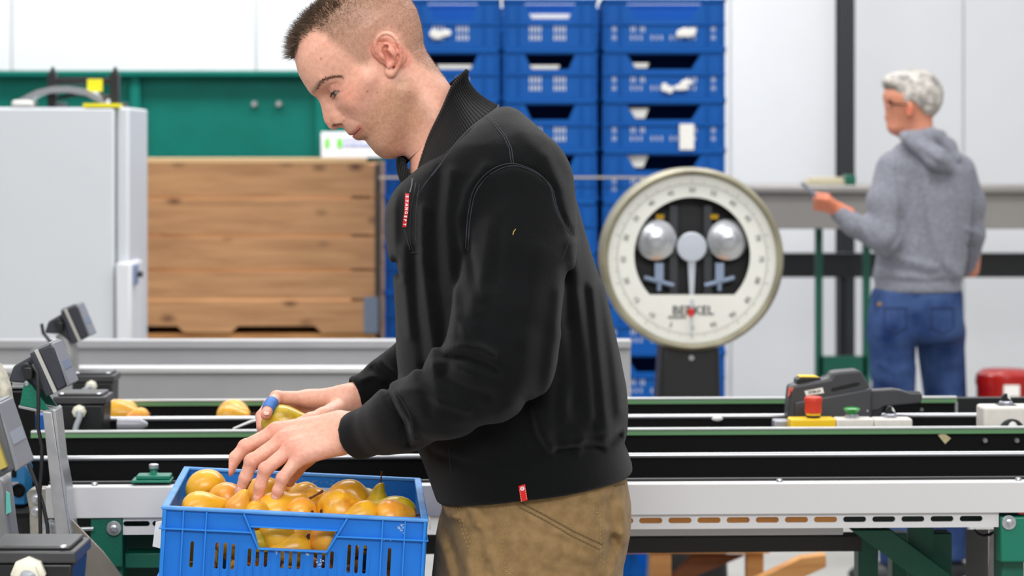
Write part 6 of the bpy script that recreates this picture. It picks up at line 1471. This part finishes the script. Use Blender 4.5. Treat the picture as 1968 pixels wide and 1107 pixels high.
f = foldfield(X, Y, Z, f, [(a, b*1.5, c*.9, d) for a, b, c, d in FT])
v1, q1 = surf(f, lo, h); del f
h2 = .012; lo2 = (P(770, 0, YM).x, 3.50, .06); hi2 = (P(1300, 0, YM).x, 4.0, P(0, 1150, YM).z); X, Y, Z = grid(lo2, hi2, h2)
def leg_(y, dx): 
    a = cap(X, Y, Z, (P(1015, 0, YM).x, y, .82), (P(1000, 0, YM).x+dx, y, .48), .105, .082); return smin(a, cap(X, Y, Z, (P(1000, 0, YM).x+dx, y, .48), (P(1030, 0, YM).x+dx, y, .10), .082, .068), .03)
f2 = smin(leg_(3.655, -.02), leg_(3.845, .03), .012); f2 = smax(f2, .085-Z, .005)
v2, q2_ = surf(f2, lo2, h2)
me = npmesh('trousers', np.concatenate([v1, v2]), np.concatenate([q1, q2_+len(v1)])); TRO = link('trousers', me, M_kh, WK)
tb = BVHTree.FromPolygons([Vector(a) for a in v1.tolist()], [tuple(a) for a in q1.tolist()])
M_st = mat('khaki_stitch', (158, 132, 86), .8); M_fl = mat('khaki_seam', (104, 84, 56), .85)
for pts in ([(1001, 966), (1050, 992), (1100, 1020), (1158, 1047)], [(998, 975), (1048, 1001), (1098, 1030), (1152, 1056)]):
    seam(pts, .0011, 'seam', M_fl, TRO, tb); seam([(a, b-3) for a, b in pts], .0005, 'stitching', M_st, TRO, tb, step=4, off=.0008, dash=True)
for pts in ([(970, 972), (964, 1010), (960, 1060), (966, 1095), (985, 1106)], [(976, 972), (970, 1010), (966, 1060), (972, 1092), (990, 1102)], [(1129, 952), (1131, 975)], [(1138, 952), (1140, 985)], [(1158, 990), (1160, 1050), (1157, 1107)], [(1152, 990), (1154, 1045), (1151, 1107)], [(878, 975), (888, 1020), (905, 1060), (915, 1107)], [(884, 975), (894, 1020), (911, 1058), (921, 1107)]):
    seam(pts, .0007, 'stitching', M_st, TRO, tb, step=4, off=.0005, dash=True)
seam([(1158, 990), (1150, 985), (1139, 985)], .0008, 'stitching', M_st, TRO, tb, step=4, dash=True)
seam([(1180, 935), (1200, 930), (1216, 924)], .0009, 'waist_stitching', M_fl, TRO, tb)
# shoes
for y, dx in ((3.655, -.02), (3.845, .03)):
    x = P(1030, 0, YM).x+dx; q = MB(); q.ell((x-.075, y, .05), .15, .048, .05, nu=24, nv=14); q.v = [(a, b, max(c, .022)) for a, b, c in q.v]
    q.box(x-.21, x+.075, y-.045, y+.045, 0, .022); q.lathe([(.05, .05), (.052, .12)], Matrix.Translation((x, y, 0)), 20); q.build('shoe', mat('dark_work_shoe', (34, 32, 30), .5), WK, .004, smooth=True)
# the pear he holds
pr = pear('g', 541, 812, 3.905, (95, -15, 70), 'green and yellow pear held in the far hand of the young man', 1.0, group='pear in the hand')
del pr['group']
# ------------------------------------------------------------------ the man behind
YQ = 8.5
def Q_(px, py, y=YQ): return np.array(P(px, py, y)[:])
hd = Q_(1752, 195); 
lo = (P(1660, 0, YQ).x, YQ-.17, P(0, 300, YQ).z); hi = (P(1840, 0, YQ).x, YQ+.17, P(0, 120, YQ).z); h = .0045
X, Y, Z = grid(lo, hi, h)
f = elp(X, Y, Z, Q_(1757, 186), (.088, .073, .082))
f = smin(f, cap(X, Y, Z, Q_(1732, 190), Q_(1727, 236), .058, .040), .04)
f = smin(f, elp(X, Y, Z, Q_(1722, 246), (.026, .028, .022)), .02)
f = smin(f, cap(X, Y, Z, Q_(1713, 204), Q_(1706, 226), .010, .012), .010)
f = smin(f, cap(X, Y, Z, Q_(1713, 183), Q_(1716, 183), .022, .022), .02)
f = smin(f, cap(X, Y, Z, Q_(1711, 240), Q_(1716, 241), .011, .012), .008)
f = f+.003*np.exp(-(cap(X, Y, Z, Q_(1706, 239, YQ-.01), Q_(1722, 240, YQ-.04), 0, 0)/.004)**2)
f = smin(f, cap(X, Y, Z, Q_(1757, 215), Q_(1768, 290), .055, .062), .03)
for s in (-1,):
    f = smin(f, elp(X, Y, Z, Q_(1748, 212, YQ-.076), (.013, .012, .028)), .006); f = smax(f, -elp(X, Y, Z, Q_(1746, 211, YQ-.09), (.006, .008, .014)), .004)
f = smax(f, -elp(X, np.abs(Y-YQ), Z, (Q_(1712, 198)[0]-.002, .030, Q_(1712, 198)[2]), (.014, .014, .009)), .006)
v, q = surf(f, lo, h); zv = v[:, 2]; xv = v[:, 0]
c = np.tile(np.array(lin((206, 140, 112))), (len(v), 1))
c = mixc(c, np.clip(1-(np.linalg.norm(v-Q_(1748, 212, YQ-.085), axis=1)/.03), 0, 1), np.array(lin((204, 110, 84))))
# hand with five fingers round the phone
lo2 = (P(1535, 0, 8.4).x, 8.27, P(0, 440, 8.4).z); hi2 = (P(1640, 0, 8.4).x, 8.52, P(0, 350, 8.4).z); X, Y, Z = grid(lo2, hi2, .003)
wp_ = Q_(1612, 404, 8.40); fh = cap(X, Y, Z, Q_(1630, 414, 8.40), wp_, .029, .026)
mc = [Q_(1590, 384+6*i, 8.36+.012*i) for i in range(4)]
for i, m_ in enumerate(mc):
    fh = smin(fh, cap(X, Y, Z, wp_, m_, .017, .013), .014)
    k1 = m_+np.array([-.030, -.004, .004]); k2 = k1+np.array([-.010, .022, -.002]); g1_ = smin(cap(X, Y, Z, m_, k1, .0105, .0095), cap(X, Y, Z, k1, k2, .0095, .008), .004); fh = smin(fh, g1_, .004)
fh = smin(fh, cap(X, Y, Z, wp_, Q_(1590, 378, 8.39), .016, .011), .01); fh = smin(fh, cap(X, Y, Z, Q_(1590, 378, 8.39), Q_(1568, 374, 8.385), .011, .009), .005)
v2, q2 = surf(fh, lo2, .003)
# covered core
lo3 = (P(1590, 0, YQ).x, YQ-.2, .1); hi3 = (P(1900, 0, YQ).x, YQ+.25, 1.60); X, Y, Z = grid(lo3, hi3, .016)
fc = smin(cap(X, Y, Z, Q_(1770, 290), Q_(1772, 330), .05, .09), cap(X, Y, Z, Q_(1772, 330), Q_(1762, 560), .10, .10), .05)
fc = smin(fc, cap(X, Y, Z, Q_(1712, 600, 8.46), Q_(1722, 1050, 8.46), .06, .035), .04); fc = smin(fc, cap(X, Y, Z, Q_(1810, 600, 8.54), Q_(1822, 1050, 8.56), .06, .035), .04)
fc = smin(fc, cap(X, Y, Z, Q_(1712, 340, 8.42), Q_(1698, 465, 8.38), .04, .035), .04); fc = smin(fc, cap(X, Y, Z, Q_(1698, 465, 8.38), Q_(1622, 410, 8.40), .035, .026), .02)
fc = smin(fc, cap(X, Y, Z, Q_(1840, 340, 8.58), Q_(1872, 440, 8.60), .04, .035), .04); fc = smin(fc, cap(X, Y, Z, Q_(1872, 440, 8.6), Q_(1868, 520, 8.66), .035, .028), .02)
v3, q3 = surf(fc, lo3, .016)
me = npmesh('background_body', np.concatenate([v, v2, v3]), np.concatenate([q, q2+len(v), q3+len(v)+len(v2)]))
colattr(me, np.concatenate([c, np.tile(np.array(lin((212, 128, 96))), (len(v2), 1)), np.tile(np.array(lin((206, 140, 112))), (len(v3), 1))]))
BM = link('person', me, M_skin); tag(BM, 'grey-haired man seen from behind in grey hoodie and blue jeans, holding a phone', 'person')
# hair: short grey cap with tufted surface
lo = (P(1670, 0, YQ).x, YQ-.16, P(0, 260, YQ).z); hi = (P(1830, 0, YQ).x, YQ+.16, P(0, 115, YQ).z); X, Y, Z = grid(lo, hi, .0045)
fh = elp(X, Y, Z, Q_(1759, 184), (.098, .083, .095)); fh = smin(fh, elp(X, Y, Z, Q_(1718, 158), (.042, .060, .030)), .03)
px_ = X*F_PX/YQ+CX; pz_ = HY+(H_CAM-Z)*F_PX/YQ
low = np.interp(px_[:, 0, 0], [1695, 1712, 1722, 1735, 1745, 1760, 1775, 1800], [172, 172, 186, 200, 194, 205, 226, 224])[:, None, None]
fh = smax(fh, (pz_-low)*YQ/F_PX, .008)
fh = smax(fh, -elp(X, Y, Z, Q_(1757, 188), (.080, .066, .074)), .004)
fh = fh-.0028*np.sin(X*210+np.sin(Z*190)*1.4)*np.sin(Y*240+X*60)*np.cos(Z*160)
vh, qh = surf(fh, lo, .0045); me = npmesh('hair_grey', vh, qh); link('hair', me, mat('grey_hair', (206, 200, 192), .6, rgb2=(120, 116, 112), vscale=30, stretch=(1, 1, 1), bump=.6, bscale=260), BM)
tb_ = MB(); tb_.tube([P(1712, 199, YQ-.05), P(1748, 202, YQ-.083)], .0022, 6); tb_.tube([P(1705, 196, YQ-.045), P(1714, 196, YQ-.052), P(1714, 206, YQ-.052), P(1705, 206, YQ-.045)], .0018, 6); tb_.build('glasses', M_black, BM)
# hoodie
lo = (P(1590, 0, YQ).x, YQ-.24, P(0, 570, YQ).z); hi = (P(1905, 0, YQ).x, YQ+.30, P(0, 235, YQ).z); h = .0075; X, Y, Z = grid(lo, hi, h)
TQ = [(262, 1742, 1800, .07), (280, 1722, 1828, .10), (300, 1704, 1850, .12), (330, 1696, 1862, .13), (380, 1694, 1866, .135), (440, 1694, 1862, .135), (500, 1684, 1856, .135), (530, 1678, 1850, .135), (545, 1682, 1846, .13), (570, 1680, 1848, .13)]
f = trunk(X, Y, Z, TQ, 0, 2.3, YM=YQ)
a1 = smin(cap(X, Y, Z, Q_(1720, 326, 8.44), Q_(1702, 390, 8.41), .068, .062), cap(X, Y, Z, Q_(1702, 390, 8.41), Q_(1700, 455, 8.38), .062, .054), .03)
a1 = smin(a1, cap(X, Y, Z, Q_(1696, 458, 8.38), Q_(1640, 432, 8.39), .050, .040), .03); a1 = smin(a1, cap(X, Y, Z, Q_(1640, 432, 8.39), Q_(1614, 410, 8.40), .039, .033), .01); f = smin(f, a1, .02)
a2 = smin(cap(X, Y, Z, Q_(1840, 330, 8.56), Q_(1862, 390, 8.59), .065, .056), cap(X, Y, Z, Q_(1862, 390, 8.59), Q_(1868, 450, 8.60), .052, .046), .03)
a2 = smin(a2, cap(X, Y, Z, Q_(1868, 450, 8.60), Q_(1862, 510, 8.66), .044, .036), .02); f = smin(f, a2, .015)
FQ = [([(1780, 330), (1790, 420), (1812, 500), (1845, 530)], .010, .018, (8.2, 8.5)), ([(1760, 340), (1765, 420), (1780, 500)], -.006, .02, (8.2, 8.5)), ([(1700, 490), (1740, 500), (1800, 515)], .008, .012, (8.2, 8.5)), ([(1690, 512), (1740, 520), (1790, 530)], -.006, .010, (8.2, 8.5)),
      ([(1720, 330), (1730, 390), (1725, 450), (1700, 480)], -.008, .010, (8.2, 8.6)), ([(1740, 350), (1745, 420), (1720, 480)], .005, .016, (8.2, 8.5)), ([(1700, 538), (1760, 542), (1845, 538)], -.005, .008, (8.2, 8.6)), ([(1640, 415), (1655, 445)], .005, .008, (8.2, 8.6)), ([(1660, 425), (1672, 458)], -.005, .008, (8.2, 8.6)),
      ([(1850, 440), (1885, 450)], .006, .008, (8.2, 8.8)), ([(1850, 470), (1880, 478)], -.006, .008, (8.2, 8.8)), ([(1835, 340), (1845, 420), (1848, 500)], -.006, .012, (8.2, 8.6))]
f = foldfield(X, Y, Z, f, FQ)
f = smax(f, P(0, 561, YQ).z-Z, .006); f = smax(f, -cap(X, Y, Z, Q_(1764, 275), Q_(1752, 200), .062, .08), .005)
v, q = surf(f, lo, h); M_hoo = mat('grey_melange', (128, 130, 140), .9, var=.22, vscale=90, bump=.3, bscale=400, sheen=.1, spec=.15)
HO_ = link('hoodie', npmesh('hoodie_mesh', v, q), M_hoo, BM)
# hood lying on the back
lo = (P(1720, 0, YQ).x, YQ-.22, P(0, 350, YQ).z); hi = (P(1885, 0, YQ).x, YQ+.14, P(0, 240, YQ).z); X, Y, Z = grid(lo, hi, .006)
f = None
for a, b, ra, rb2 in ((Q_(1738, 262, 8.42), Q_(1790, 262, 8.40), .020, .026), (Q_(1790, 262, 8.40), Q_(1818, 285, 8.44), .026, .036), (Q_(1745, 268, 8.39), Q_(1800, 305, 8.36), .024, .040), (Q_(1800, 305, 8.36), Q_(1822, 322, 8.37), .040, .022), (Q_(1818, 285, 8.44), Q_(1835, 305, 8.42), .036, .024), (Q_(1790, 262, 8.42), Q_(1805, 265, 8.56), .026, .03)):
    c = cap(X, Y, Z, a, b, ra, rb2); f = c if f is None else smin(f, c, .02)
f = f+.008*np.exp(-(cap(X, Y, Z, Q_(1765, 262, 8.36), Q_(1822, 300, 8.33), 0, 0)/.012)**2)+.007*np.exp(-(cap(X, Y, Z, Q_(1760, 285, 8.34), Q_(1812, 322, 8.32), 0, 0)/.010)**2)
f = smax(f, -cap(X, Y, Z, Q_(1764, 275), Q_(1752, 200), .058, .078), .005)
v, q = surf(f, lo, .006); link('hood', npmesh('hood_mesh', v, q), M_hoo, HO_)
MB().tube([P(1772, 254, 8.44), P(1790, 256, 8.43), P(1806, 262, 8.46)], [.010, .014, .008], 10).build('hood_lining', mat('navy_lining', (34, 40, 70), .8), HO_, smooth=True)
# jeans
lo = (P(1650, 0, YQ).x, YQ-.2, .05); hi = (P(1875, 0, YQ).x, YQ+.24, P(0, 545, YQ).z); h = .009; X, Y, Z = grid(lo, hi, h)
TJ = [(545, 1682, 1848, .122), (560, 1676, 1848, .125), (600, 1670, 1850, .130), (640, 1668, 1852, .130), (690, 1668, 1852, .125)]
f = trunk(X, Y, Z, TJ, 0, 2.4, YM=YQ); f = smax(f, P(0, 655, YQ).z-Z, .04)
def lg2(x0, x1, x2, y0, y1): return smin(cap(X, Y, Z, Q_(x0, 640, y0), Q_(x1, 850, y1), .086, .068), cap(X, Y, Z, Q_(x1, 850, y1), Q_(x2, 1070, y1), .068, .060), .04)
f = smin(f, np.minimum(lg2(1716, 1718, 1722, 8.465, 8.46), lg2(1806, 1824, 1828, 8.54, 8.56)), .03)
f = foldfield(X, Y, Z, f, [([(1760, 570), (1762, 640), (1768, 700)], -.006, .008, (8.2, 8.6)), ([(1690, 700), (1720, 715), (1750, 705)], .005, .012, (8.2, 8.6)), ([(1790, 690), (1820, 705), (1845, 700)], .005, .012, (8.2, 8.6)), ([(1680, 740), (1720, 750)], -.005, .01, (8.2, 8.6))])
f = smax(f, .08-Z, .005)
v, q = surf(f, lo, h); me = npmesh('jeans_mesh', v, q)
JE = link('jeans', me, mat('blue_denim', (20, 42, 86), .8, rgb2=(62, 86, 132), vscale=9, bump=.3, bscale=500, spec=.2), BM)
for (a, b, c_, d) in ((1700, 592, 1742, 640), (1790, 592, 1832, 640)):
    q_ = MB(); jt = BVHTree.FromPolygons([Vector(x) for x in v.tolist()], [tuple(x) for x in q.tolist()])
    seam([(a, b), (c_, b), (c_, d-10), ((a+c_)/2, d), (a, d-10), (a, b)], .0022, 'pocket_seam', mat('denim_dark', (22, 38, 78), .8), JE, jt, off=.001)
p_ = project(1692, 585, .003, jt)
if p_: MB().ell(p_, .009, .003, .007, nu=10, nv=6).build('leather_badge', mat('badge_ochre', (150, 110, 30), .5), JE)
for x, y in ((1728, 8.46), (1824, 8.56)):
    w_ = P(x, 0, y).x; q_ = MB(); q_.ell((w_-.05, y, .045), .13, .045, .045); q_.v = [(a, b, max(c, .0)) for a, b, c in q_.v]; q_.build('shoe', M_dark, BM, smooth=True)
# phone
pf = MB(); T = Matrix.Translation(P(1562, 371, 8.40)) @ Matrix.Rotation(math.radians(42), 4, 'Y'); pf.box(-.052, .03, -.030, .030, -.004, .004, T)
tag(pf.build('phone', mat('phone_grey', (120, 126, 140), .3), None, .002), 'slim grey phone held up in the hand of the man in the hoodie', 'phone')
